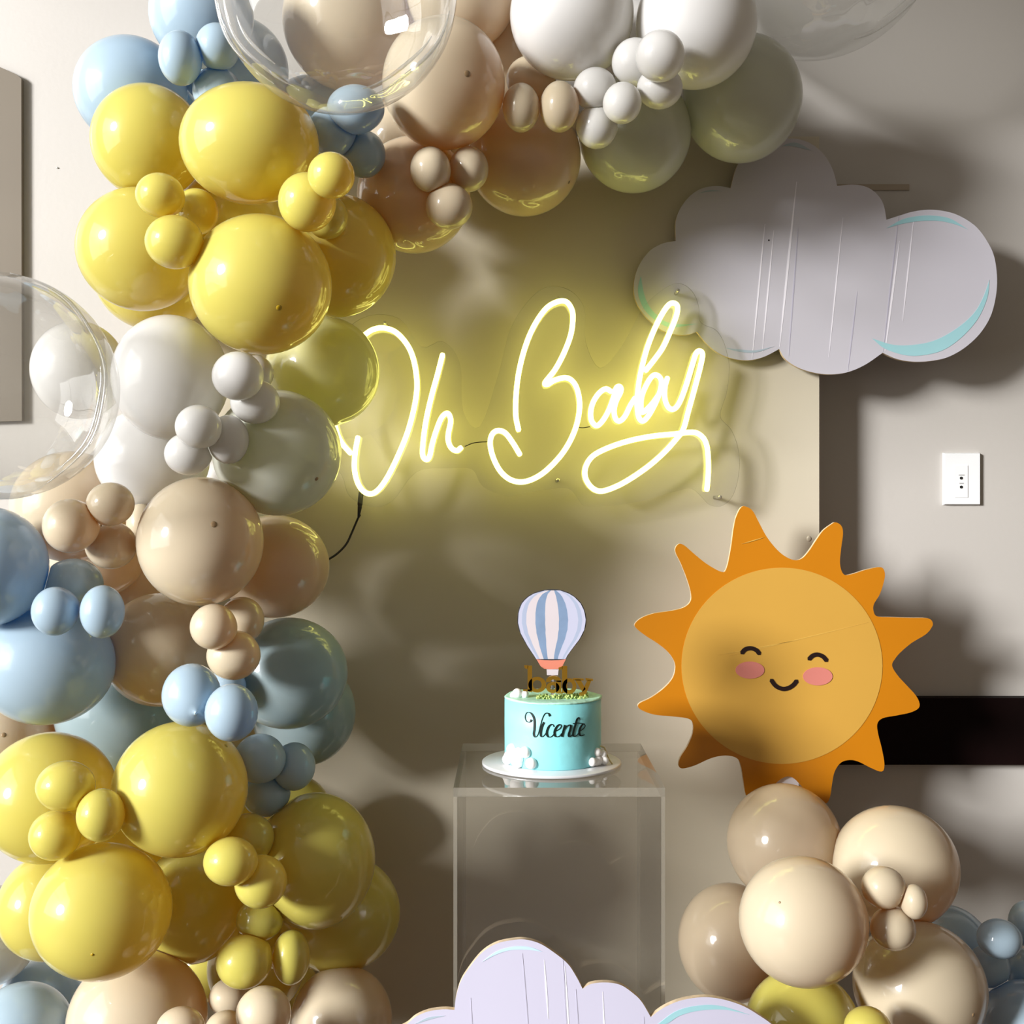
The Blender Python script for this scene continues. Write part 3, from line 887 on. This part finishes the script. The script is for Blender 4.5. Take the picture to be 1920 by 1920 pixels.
# ------------------------------------------------------------------ balloons
# (key, colour, cx, cy, rx, ry, wished depth, label, group, options)   pixels of the photograph
G = {'l': 'large', 's': 'small'}
T = []
def L_(key, mat_, x, y, rx, ry, d, label, **k): T.append(dict(key=key, c=mat_, x=x, y=y, rx=rx, ry=ry, d=d, label=label, o=k))

# --- top left, blue and yellow
L_('b1', 'B', 378, 28, 96, 96, 2.10, 'large pale blue balloon cut by the top edge of the picture', )
L_('b2', 'B', 245, 172, 103, 100, 2.15, 'large light blue balloon farthest left on the bare wall near the top')
L_('b3', 'B', 338, 109, 40, 50, 1.93, 'small oval blue balloon, left of the top blue trio')
L_('b4', 'B', 408, 88, 41, 43, 1.93, 'small round blue balloon, right one of the top blue trio beside the clear bubble')
L_('b5', 'B', 407, 172, 45, 45, 1.97, 'small blue balloon at the bottom of the top trio, above the yellow balloons')
L_('b6', 'B', 440, 130, 100, 96, 2.26, 'large blue balloon deep behind the top blue trio')
L_('b7', 'B', 585, 225, 84, 80, 2.28, 'large teal blue balloon deep behind the top big yellow balloon')
L_('y1', 'Y', 278, 266, 104, 105, 2.05, 'large yellow balloon just below the leftmost blue one')
L_('y2', 'Y', 468, 270, 129, 110, 1.90, 'largest top yellow balloon, wide, below the clear bubble')
L_('y3', 'Y', 300, 366, 45, 41, 1.84, 'small yellow balloon, upper left of the trio beside an amber one', c=(345, 400))
L_('y4', 'Y', 368, 397, 41, 43, 1.92, 'small amber shaded yellow balloon tucked between big yellow ones', c=(340, 400))
L_('y5', 'Y', 327, 454, 54, 50, 1.84, 'small yellow balloon, lower one of the trio beside the amber one', c=(350, 400))
L_('y6', 'Y', 264, 468, 117, 114, 2.03, 'large yellow balloon at the left, behind the small yellow trio')
L_('y7', 'Y', 290, 512, 112, 108, 2.24, 'large yellow balloon peeping out low behind the left yellow one')
L_('y8', 'Y', 489, 534, 132, 130, 1.90, 'large front yellow balloon with a brown dot at its lower right', spot=(523, 577, 7))
L_('y9', 'Y', 621, 329, 44, 43, 1.78, 'small yellow balloon touching the blue trio, upper of two')
L_('y10', 'Y', 576, 379, 54, 55, 1.84, 'small yellow balloon, lower left and larger of the two beside the neon side')
L_('y11', 'Y', 612, 406, 40, 42, 1.96, 'small amber yellow balloon hidden behind the lower small yellow one')
L_('y12', 'Y', 628, 479, 114, 115, 2.12, 'large deep yellow balloon above the sign, beside the wall')
L_('y13', 'PY', 605, 697, 107, 104, 2.17, 'large pale lemon balloon lit by the letter O')
L_('y14', 'Y', 430, 415, 100, 95, 2.22, 'large yellow balloon deep in the gap between the upper yellow ones')
# --- clear bubble, blue trio
L_('c1', 'bubble', 632, -20, 225, 224, 1.66, 'huge clear bubble balloon at the top beside the blue and beige balloons', tail=(0.1, 0.3, 1.0))
L_('b8', 'B', 667, 204, 54, 43, 1.98, 'small blue balloon under the clear bubble, top of its trio', c=(665, 245))
L_('b9', 'B', 622, 247, 45, 46, 1.98, 'small teal blue balloon, left one of the trio beside the beige balloon', c=(665, 245))
L_('b10', 'B', 681, 289, 42, 44, 2.0, 'small dusky blue balloon, lowest of the trio under the bubble', c=(665, 245))
# --- beige top
L_('n1', 'N', 655, 40, 124, 126, 2.22, 'large beige balloon seen through the top clear bubble')
L_('n2', 'N', 832, 157, 115, 120, 2.04, 'large beige balloon with a grey dot right of the clear bubble', spot=(876, 138, 8))
L_('n3', 'N', 865, -12, 103, 102, 2.2, 'large tan balloon at the top edge between bubble and white balloons')
L_('n4', 'N', 962, 105, 88, 88, 2.33, 'large tan balloon deep in shade behind the beige ones at the top')
L_('n5', 'N', 996, 148, 47, 42, 2.12, 'small tan balloon above the beige pair, half covered by a white one')
L_('n6', 'N', 977, 202, 35, 45, 2.04, 'small oval beige balloon, left of the pair beside the white cluster')
L_('n7', 'N', 1049, 200, 37, 47, 2.04, 'small oval beige balloon, right of the pair beside the white cluster')
L_('n8', 'PN', 983, 297, 106, 106, 2.22, 'large pearly beige balloon hanging low above the letter B', spot=(1067, 342, 4))
L_('n9', 'PN', 776, 366, 106, 107, 2.25, 'large dusky beige balloon beside the deep yellow one, above the sign')
L_('n10', 'N', 758, 270, 88, 88, 2.32, 'large tan balloon deep behind the dotted beige one')
L_('n11', 'N', 807, 318, 38, 42, 2.08, 'small beige balloon, left of the trio under the dotted beige one', c=(843, 345))
L_('n12', 'N', 879, 317, 37, 42, 2.08, 'small beige balloon, right of the trio under the dotted beige one', c=(843, 345))
L_('n13', 'N', 842, 387, 44, 42, 2.08, 'small beige balloon, bottom of the trio under the dotted beige one', c=(843, 345))
# --- white top right
L_('w1', 'W', 1072, 28, 116, 116, 2.1, 'large white balloon at the top edge, left of the white group')
L_('w2', 'W', 1305, 45, 113, 117, 2.08, 'large white balloon at the top edge, right of the white group')
L_('w3', 'W', 1185, 95, 95, 95, 2.33, 'large white balloon deep behind the small white cluster')
L_('w4', 'W', 1190, 117, 43, 44, 2.04, 'small white balloon, upper left of the higher trio', c=(1215, 140))
L_('w5', 'W', 1238, 105, 46, 47, 1.97, 'small white balloon, topmost and largest of the small white ones')
L_('w6', 'W', 1237, 165, 43, 38, 2.0, 'small white balloon directly below the topmost small one')
L_('w7', 'W', 1167, 193, 36, 38, 2.0, 'smallest white balloon in the middle of the small white cluster', c=(1140, 190))
L_('w8', 'W', 1116, 167, 41, 39, 2.06, 'small white balloon, leftmost of the cluster beside the beige pair', c=(1140, 190))
L_('w9', 'W', 1119, 237, 39, 41, 2.06, 'small white balloon, lowest of the small white cluster', c=(1140, 200))
L_('w10', 'PW', 1190, 250, 105, 109, 2.24, 'large sheer greenish white balloon above the letter y')
L_('w11', 'PW', 1391, 185, 111, 117, 2.25, 'large sheer white balloon overlapping the top of the cloud cutout')
L_('c2', 'bubble', 1532, -126, 225, 225, 2.27, 'huge clear bubble balloon at the top right edge against the bare wall', tail=(0.2, 0.1, 1.0))
L_('n50', 'N', 852, 285, 78, 74, 2.34, 'tan balloon barely showing in the gap above the beige trio')
L_('n51', 'N', 1015, 215, 72, 70, 2.34, 'tan balloon barely showing behind the oval beige pair')
L_('b50', 'B', 362, 190, 66, 62, 2.30, 'blue balloon barely showing in the gap between the top trio and yellow balloons')
L_('n52', 'N', 248, 1112, 80, 78, 2.33, 'tan balloon barely showing between the dotted beige one and the left blue trio')
L_('y50b', 'Y', 430, 1540, 88, 84, 2.33, 'amber balloon barely showing right of the lemon balloon')
L_('w50', 'W', 440, 930, 80, 78, 2.33, 'white balloon barely showing between sheer white and dotted beige ones')
L_('y51b', 'Y', 392, 1806, 70, 68, 2.34, 'amber balloon barely showing above the tiny brown balloon at the bottom')
L_('y52b', 'Y', 532, 1850, 62, 60, 2.33, 'amber balloon barely showing right of the bright cream small one')
L_('n53', 'N', 98, 1045, 62, 62, 2.33, 'tan balloon barely showing between the left beige and blue trios')
# --- left middle
L_('c3', 'bubble', -2, 725, 216, 212, 1.72, 'huge clear bubble balloon cut by the left edge', tail=(-1.0, 0.3, 0.1))
L_('w12', 'W', 148, 694, 86, 92, 2.12, 'white balloon seen through the left clear bubble')
L_('w13', 'W', 320, 708, 107, 117, 2.0, 'large white balloon just under the yellow ones at the left')
L_('w14', 'W', 286, 860, 105, 98, 2.06, 'large white balloon directly above the dotted beige one at the left')
L_('w15', 'PW', 520, 849, 119, 118, 1.97, 'large sheer white balloon with a small dot, touching the letter O', spot=(594, 898, 5))
L_('w16', 'W', 446, 705, 48, 46, 1.84, 'small bright white balloon, highest of those by the lemon balloon')
L_('w17', 'W', 478, 753, 46, 42, 1.92, 'small greyish white balloon half behind the highest small white one')
L_('w18', 'W', 480, 700, 33, 34, 1.98, 'tiny shaded white balloon mostly hidden behind the highest small white one')
L_('w19', 'W', 372, 800, 43, 41, 1.83, 'small white balloon, top one of the left white trio', c=(395, 830))
L_('w20', 'W', 428, 824, 38, 46, 1.89, 'small grey shaded white balloon, right one of the left white trio', c=(395, 830))
L_('w21', 'W', 353, 851, 44, 40, 1.86, 'small white balloon, bottom left one of the left white trio', c=(395, 830))
L_('n14', 'N', 376, 1015, 116, 121, 1.93, 'large beige balloon with a dark dot in the left column', spot=(401, 983, 8))
L_('n15', 'PN', 514, 1062, 103, 97, 2.13, 'large amber beige balloon below the letter O with the cable behind')
L_('n16', 'N', 133, 950, 108, 104, 2.14, 'large beige balloon seen below the left clear bubble')
L_('n17', 'N', 185, 1025, 92, 94, 2.24, 'large beige balloon deep behind the left beige trio')
L_('n18', 'N', 132, 986, 50, 51, 1.86, 'small beige balloon, left one of the left beige trio', c=(178, 985))
L_('n19', 'N', 207, 945, 44, 41, 1.87, 'small beige balloon, upper one of the left beige trio', c=(178, 985))
L_('n20', 'N', 208, 1022, 47, 45, 1.93, 'small shaded brown beige balloon, lowest of the left beige trio', c=(178, 985))
L_('n21', 'N', 268, 985, 30, 44, 2.02, 'small tan balloon wedged against the dotted left beige balloon')
L_('b11', 'B', -22, 1062, 106, 112, 1.92, 'large blue balloon cut by the left edge')
L_('b12', 'B', 137, 1095, 55, 48, 1.96, 'small dark blue balloon, upper one of the left blue trio', c=(148, 1125))
L_('b13', 'B', 103, 1146, 42, 46, 1.86, 'small blue balloon, left one of the left blue trio', c=(148, 1130))
L_('b14', 'B', 192, 1147, 40, 50, 1.86, 'small oval blue balloon, right one of the left blue trio', c=(148, 1130))
L_('b15', 'B', 88, 1245, 124, 113, 2.0, 'large light blue balloon under the left blue trio')
L_('b16', 'B', 65, 1165, 100, 96, 2.22, 'large blue balloon in shade behind the left blue trio')
L_('n22', 'N', 300, 1218, 105, 106, 2.12, 'large amber brown beige balloon left of the paired blue balloons')
L_('b17', 'PB', 228, 1335, 120, 115, 2.27, 'large sheer grey green blue balloon deep in the left column')
L_('n23', 'N', -2, 1400, 106, 104, 2.24, 'large orange beige balloon at the left edge above the yellow ones', spot=(7, 1378, 6))
L_('n24', 'N', 400, 1175, 43, 43, 1.86, 'small brown beige balloon, front left one of the middle beige trio', c=(440, 1195))
L_('n25', 'N', 453, 1163, 42, 44, 1.97, 'small tan balloon, hindmost of the middle beige trio', c=(440, 1195))
L_('n26', 'N', 438, 1229, 50, 46, 1.90, 'small pale beige balloon, lowest of the middle beige trio', c=(440, 1195))
L_('b18', 'PB', 541, 1262, 110, 104, 2.08, 'large grey blue balloon right of the middle beige trio')
L_('b19', 'PB', 570, 1336, 96, 99, 2.22, 'large grey blue balloon behind and below the other grey blue one')
L_('b20', 'B', 359, 1303, 54, 59, 1.80, 'small pale blue balloon with its puckered neck showing, above the yellow ones', tail=(0.36, -0.80, -0.34))
L_('b21', 'B', 434, 1336, 49, 54, 1.76, 'small pale blue balloon, right one of the pair above the big yellow one')
L_('b22', 'B', 425, 1288, 36, 36, 1.96, 'small dark blue balloon barely showing behind the pale blue pair')
L_('b23', 'B', 487, 1422, 48, 46, 1.97, 'small teal blue balloon, left one of the low blue trio', c=(525, 1450))
L_('b24', 'B', 551, 1437, 40, 45, 2.0, 'small blue balloon, right one of the low blue trio', c=(525, 1450))
L_('b25', 'B', 499, 1487, 45, 44, 2.02, 'small teal blue balloon, bottom one of the low blue trio', c=(525, 1450))
# --- bottom left yellow
L_('y20', 'Y', 92, 1495, 122, 121, 1.98, 'large yellow balloon at the lower left holding the small yellow trio')
L_('y21', 'Y', 123, 1474, 54, 47, 1.80, 'small yellow balloon, top one of the lower left trio', c=(145, 1528))
L_('y22', 'Y', 189, 1528, 44, 49, 1.80, 'small yellow balloon, right one of the lower left trio', c=(145, 1528))
L_('y23', 'Y', 103, 1566, 47, 46, 1.82, 'small yellow balloon, bottom left one of the lower left trio', c=(145, 1528))
L_('y24', 'Y', 338, 1479, 124, 125, 1.88, 'large lemon balloon under the pale blue pair', spot=(424, 1398, 5))
L_('y25', 'Y', 240, 1600, 100, 98, 2.15, 'large glowing yellow balloon deep between the lower left ones')
L_('y26', 'Y', 93, 1700, 94, 98, 2.06, 'large yellow balloon at the lower left edge behind the front one')
L_('y27', 'Y', 191, 1708, 128, 124, 1.86, 'large front yellow balloon at the bottom left', spot=(173, 1790, 4))
L_('y28', 'Y', 362, 1695, 101, 107, 2.08, 'large shaded mustard balloon right of the bottom front yellow one')
L_('y29', 'Y', 465, 1572, 49, 46, 1.97, 'small amber balloon, hindmost of the trio beside the olive yellow one', c=(455, 1600))
L_('y30', 'Y', 432, 1615, 50, 45, 1.84, 'small bright yellow balloon, left one of the pair beside the olive yellow one', c=(465, 1630))
L_('y31', 'Y', 489, 1653, 49, 49, 1.86, 'small yellow balloon, right one of the pair beside the olive yellow one', c=(460, 1630))
L_('y32', 'Y', 591, 1613, 112, 124, 2.0, 'large olive yellow balloon at the lower right of the garland')
L_('y33', 'Y', 550, 1528, 72, 74, 2.24, 'yellow balloon peeping up behind the olive yellow one')
L_('y34', 'Y', 636, 1712, 114, 106, 2.16, 'large dark yellow balloon, rightmost at the garland foot')
L_('y35', 'Y', 487, 1725, 44, 38, 2.0, 'small orange shaded balloon above the lower amber pair', c=(505, 1760))
L_('y36', 'Y', 458, 1803, 52, 49, 1.92, 'small amber yellow balloon, left one of the lowest amber pair', c=(510, 1785))
L_('y37', 'Y', 546, 1795, 35, 50, 1.94, 'small oval amber balloon, right one of the lowest amber pair', c=(510, 1785))
L_('y38', 'Y', 480, 1812, 90, 90, 2.16, 'large amber balloon in shade behind the lowest small balloons')
L_('n30', 'N', 640, 1913, 95, 97, 2.14, 'large brown beige balloon at the garland foot by the plinth')
L_('n31', 'N', 494, 1900, 51, 49, 1.84, 'small cream balloon at the bottom edge, brightest of its cluster', c=(445, 1905))
L_('n32', 'N', 430, 1870, 38, 34, 1.98, 'small shaded brown balloon behind the bright cream one at the bottom', c=(445, 1905))
L_('n33', 'N', 420, 1932, 36, 35, 1.88, 'small brown beige balloon just cut by the bottom edge', c=(445, 1905))
L_('n34', 'N', 258, 1912, 128, 124, 1.98, 'large cream balloon at the bottom edge under the front yellow one')
L_('n35', 'N', 338, 1928, 45, 38, 1.78, 'small cream balloon cut by the bottom edge before the large cream one')
L_('b30', 'B', 40, 1935, 93, 88, 2.0, 'large light blue balloon in the bottom left corner')
L_('b31', 'B', 78, 1885, 80, 84, 2.22, 'large teal blue balloon in shade above the bottom left corner')
L_('w30', 'W', -22, 1755, 90, 92, 2.16, 'large greyish white balloon at the left edge near the bottom')
# --- right cluster
L_('n40', 'PN', 1470, 1580, 106, 109, 2.12, 'large sheer beige balloon directly under the sun cutout')
L_('n41', 'N', 1678, 1625, 116, 112, 2.05, 'large beige balloon, upper right of the right cluster')
L_('n42', 'N', 1506, 1727, 119, 118, 1.84, 'large front beige balloon in the middle of the right cluster', spot=(1462, 1692, 3))
L_('n43', 'PN', 1370, 1767, 98, 108, 2.22, 'large sheer beige balloon, leftmost of the right cluster')
L_('n44', 'N', 1724, 1850, 121, 118, 2.0, 'large beige balloon at the bottom right of the right cluster', spot=(1825, 1903, 5))
L_('n45', 'N', 1657, 1664, 41, 39, 1.84, 'small beige balloon, upper left one of the right cluster trio', c=(1690, 1700))
L_('n46', 'N', 1714, 1691, 24, 32, 1.83, 'tiny pear shaped beige balloon in the right cluster trio', c=(1690, 1700))
L_('n47', 'N', 1674, 1741, 42, 40, 1.84, 'small beige balloon, lowest one of the right cluster trio', c=(1690, 1700))
L_('y50', 'Y', 1505, 1925, 106, 103, 1.93, 'large yellow balloon at the bottom of the right cluster')
L_('y51', 'Y', 1627, 1930, 44, 41, 1.8, 'small yellow balloon at the bottom edge of the right cluster')
L_('b40', 'B', 1778, 1790, 82, 90, 2.2, 'large dusky blue balloon behind the beige ones at the right')
L_('b41', 'B', 1874, 1760, 41, 36, 1.98, 'small blue balloon, middle one of the right edge blue cluster')
L_('b42', 'B', 1853, 1812, 39, 38, 2.05, 'small dusky blue balloon, lower left in the right edge blue cluster')
L_('b43', 'B', 1935, 1732, 42, 44, 2.05, 'small blue balloon at the right edge, highest of the blue cluster')
L_('b44', 'B', 1925, 1820, 38, 40, 2.08, 'small deep blue balloon at the right edge below the middle one')
L_('b45', 'B', 1930, 1930, 90, 87, 2.0, 'large light blue balloon in the bottom right corner')

# every balloon keeps its bearing from the camera while touching ones are pushed apart in depth
N = len(T)
X = np.array([t['x'] for t in T], float); Yp = np.array([t['y'] for t in T], float)
RX = np.array([t['rx'] for t in T], float); RY = np.array([t['ry'] for t in T], float)
d0 = np.array([t['d'] for t in T], float); d = d0.copy()
bub = np.array([t['c'] == 'bubble' for t in T])
rm = np.sqrt(RX * RY)
kx = (X - 960) / F; kz = -(Yp - 960) / F
behind = np.where((X > 330) & (X < 1560) & (Yp > 250), D_PANEL, D_WALL)
behind = np.where((X > 1340) & (X < 1440) & (Yp < 250), D_CLOUD - 0.02, behind)   # balloon in front of the cloud
ikey = {t['key']: i for i, t in enumerate(T)}
behind[ikey['n40']] = D_SUN - 0.004; behind[ikey['n42']] = D_SUN - 0.004
for k in ('y12', 'y13', 'w15'): behind[ikey[k]] = 2.385
small = rm < 60
dord = d0[None, :] - d0[:, None]
near = np.sqrt((X[:, None] - X[None]) ** 2 + (Yp[:, None] - Yp[None]) ** 2) < (rm[:, None] + rm[None]) * 1.15
np.fill_diagonal(near, False)
pi_, pj_ = np.where(np.triu(near))
for it in range(400):
    R = rm * d / F
    C = np.stack([kx * d, d, kz * d], 1)
    mv = np.zeros(N)
    for i, j in zip(pi_, pj_):
        if bub[i] or bub[j]: k_ = 0.92
        elif small[i] and small[j]: k_ = 0.88
        else: k_ = 0.95
        D = np.linalg.norm(C[i] - C[j]); need = k_ * (R[i] + R[j])
        if D < need:
            s_ = 1.0 if (d0[j] > d0[i] or (d0[j] == d0[i] and d[j] >= d[i])) else -1.0
            if small[i] and small[j] and abs(d0[i] - d0[j]) < 0.02 : amt = (need - D) * 0.15
            else: amt = (need - D) * 0.5
            wi = 1.0 / (R[i] ** 1.5); wj = 1.0 / (R[j] ** 1.5)
            mv[i] -= s_ * amt * wi / (wi + wj); mv[j] += s_ * amt * wj / (wi + wj)
    d = d + mv * 0.5 + (d0 - d) * 0.015
    d = np.minimum(d, (behind - 0.003) / (1 + 0.93 * rm / F))
    d = np.maximum(d, 1.30)
R = rm * d / F
C = np.stack([kx * d, d, CZ + kz * d], 1)

rng = np.random.RandomState(7)


def unit_balloon(nu, nv, tail=0.16):
    """pear-shaped latex balloon, neck towards -Z"""
    v = []; f = []
    prof = []
    for i in range(1, nv):
        t = math.pi / 2 - math.pi * i / nv          # from the crown down
        r, z = math.cos(t), math.sin(t)
        u = max(0.0, -z)
        z -= tail * 0.55 * u ** 5
        prof.append((r, z))
    zl = prof[-1][1]
    prof += [(0.075, zl - 0.055), (0.045, zl - 0.08), (0.062, zl - 0.105), (0.03, zl - 0.115)]
    v.append((0, 0, 1))
    for r, z in prof:
        for k in range(nu):
            a = 2 * math.pi * k / nu
            v.append((r * math.cos(a), r * math.sin(a), z))
    f = [(0, 1 + k, 1 + (k + 1) % nu) for k in range(nu)]
    m = len(prof)
    for i in range(m - 1):
        for k in range(nu):
            k2 = (k + 1) % nu
            f.append((1 + i * nu + k, 1 + (i + 1) * nu + k, 1 + (i + 1) * nu + k2, 1 + i * nu + k2))
    f.append(tuple(1 + (m - 1) * nu + k for k in range(nu - 1, -1, -1)))
    return np.array(v), f


UB = {True: unit_balloon(32, 22), False: unit_balloon(56, 40)}


def rot_to(dirv):
    """matrix that turns -Z into dirv"""
    z = -np.array(dirv, float); z /= np.linalg.norm(z)
    a = np.array([1.0, 0, 0]) if abs(z[0]) < 0.9 else np.array([0, 1.0, 0])
    x = np.cross(a, z); x /= np.linalg.norm(x)
    y = np.cross(z, x)
    return np.stack([x, y, z], 1)


nb = {i: [] for i in range(N)}
for i, j in zip(pi_, pj_):
    nb[i].append(j); nb[j].append(i)
names = {'Y': 'yellow', 'B': 'blue', 'W': 'white', 'N': 'beige', 'PW': 'white', 'PN': 'beige', 'PB': 'blue', 'PY': 'yellow', 'bubble': 'clear bubble'}
for i, t in enumerate(T):
    sm_ = bool(small[i])
    V, Fc = UB[sm_]
    s = d[i] / F
    # frame that faces the camera
    vdir = C[i] - np.array([0, 0, CZ]); vdir = vdir / np.linalg.norm(vdir)
    if 'tail' in t['o']: td = np.array(t['o']['tail'], float)
    elif 'c' in t['o']:
        q = t['o']['c']; td = np.array([(q[0] - t['x']), 0, -(q[1] - t['y'])], float)
        td = td / (np.linalg.norm(td) + 1e-6) * 0.75 + np.array([0, 0.66, 0])
    else:
        a = rng.uniform(0, 6.28); td = np.array([0.35 * math.cos(a), 1, 0.35 * math.sin(a)])
    W = V @ rot_to(td).T
    # ellipsoid axes across the view keep the photographed outline; perspective stretch undone
    r3 = np.array([t['rx'] * s, math.sqrt(t['rx'] * t['ry']) * s, t['ry'] * s])
    W = W * r3 + C[i]
    # pressed contacts: beyond the plane shared with a neighbour the skin lies on that plane
    for j in nb[i]:
        dv = C[j] - C[i]; D = np.linalg.norm(dv)
        if D < R[i] + R[j] and D > 1e-4 and not bub[i] and not bub[j]:
            nrm = dv / D
            h = (D * D + R[i] ** 2 - R[j] ** 2) / (2 * D) - 0.0006
            if h < 0.25 * R[i]: h = 0.25 * R[i]
            s_ = (W - C[i]) @ nrm - h
            over = s_ > 0
            W[over] -= np.outer(s_[over] * 0.985, nrm)
    lim = behind[i] - 0.002
    W[:, 1] = np.where(W[:, 1] > lim, lim - 0.0001, W[:, 1])
    if t['c'] != 'bubble':
        W[:, 1] = np.minimum(W[:, 1], lim)
    mat = M[t['c']]
    nm = 'bubble_balloon' if t['c'] == 'bubble' else 'balloon'
    o = mk(nm, W.tolist(), Fc, mat, None, tuple(C[i]), True)
    size = 'huge' if t['c'] == 'bubble' else ('small' if sm_ else 'large')
    tag(o, t['label'], 'balloon', '%s %s balloons' % (size, names[t['c']]))
    if 'spot' in t['o']:
        sx, sy, sr = t['o']['spot']
        dirv = np.array([(sx - 960) / F, 1.0, -(sy - 960) / F]); org = np.array([0, 0, CZ])
        A = (dirv / r3) @ (dirv / r3); Bq = 2 * ((org - C[i]) / r3) @ (dirv / r3); Cq = ((org - C[i]) / r3) @ ((org - C[i]) / r3) - 1
        dd = max(Bq * Bq - 4 * A * Cq, 0)
        tt_ = (-Bq - math.sqrt(dd)) / (2 * A)
        hp = org + dirv * tt_
        nn = (hp - C[i]) / (r3 ** 2); nn /= np.linalg.norm(nn)
        Rm = rot_to(-nn)
        rr = sr * 0.85 * tt_ / F
        vv = [hp + nn * 0.0011]; ff = []
        for ri, h_ in ((0.5, 0.0008), (0.85, 0.0003), (1.0, -0.0006)):
            for k in range(14):
                a = 2 * math.pi * k / 14
                vv.append(hp + Rm @ np.array([math.cos(a) * rr * ri, math.sin(a) * rr * ri, 0]) + nn * h_ - nn * (rr * ri) ** 2 / (2 * R[i]))
        ff += [(0, 1 + k, 1 + (k + 1) % 14) for k in range(14)]
        for q in range(2):
            for k in range(14):
                ff.append((1 + q * 14 + k, 1 + (q + 1) * 14 + k, 1 + (q + 1) * 14 + (k + 1) % 14, 1 + q * 14 + (k + 1) % 14))
        mk('crown_spot', [tuple(p) for p in vv], ff, M['spotY' if t['c'] in ('Y', 'PY') else 'spot'], o, (0, 0, 0), True)
    if t['c'] == 'bubble':
        # crimped seams of the film
        seams = {'c1': [(150, 240, 1.0), (185, 250, 0.94), (200, 235, 0.86), (290, 345, 1.0), (285, 330, 0.93)], 'c2': [(285, 340, 1.0), (300, 335, 0.94)], 'c3': [(-60, 80, 1.0), (-50, 10, 0.96), (30, 85, 0.96)]}[t['key']]
        for a0, a1, q in seams:
            pth = []
            for a in np.linspace(math.radians(a0), math.radians(a1), 26):
                w = 0.985 * q + 0.008 * math.sin(a * 9)
                pth.append(C[i] + np.array([math.cos(a) * r3[0] * w, -0.17 * r3[1], math.sin(a) * r3[2] * w]))
            m2 = MB(); tube(m2, pth, lambda u: 0.0006 + 0.0022 * math.sin(math.pi * u), 6)
            m2.build('seam', M['fold'], o)
print('BALLOONS', N, 'depth', round(float(d.min()), 2), round(float(d.max()), 2))
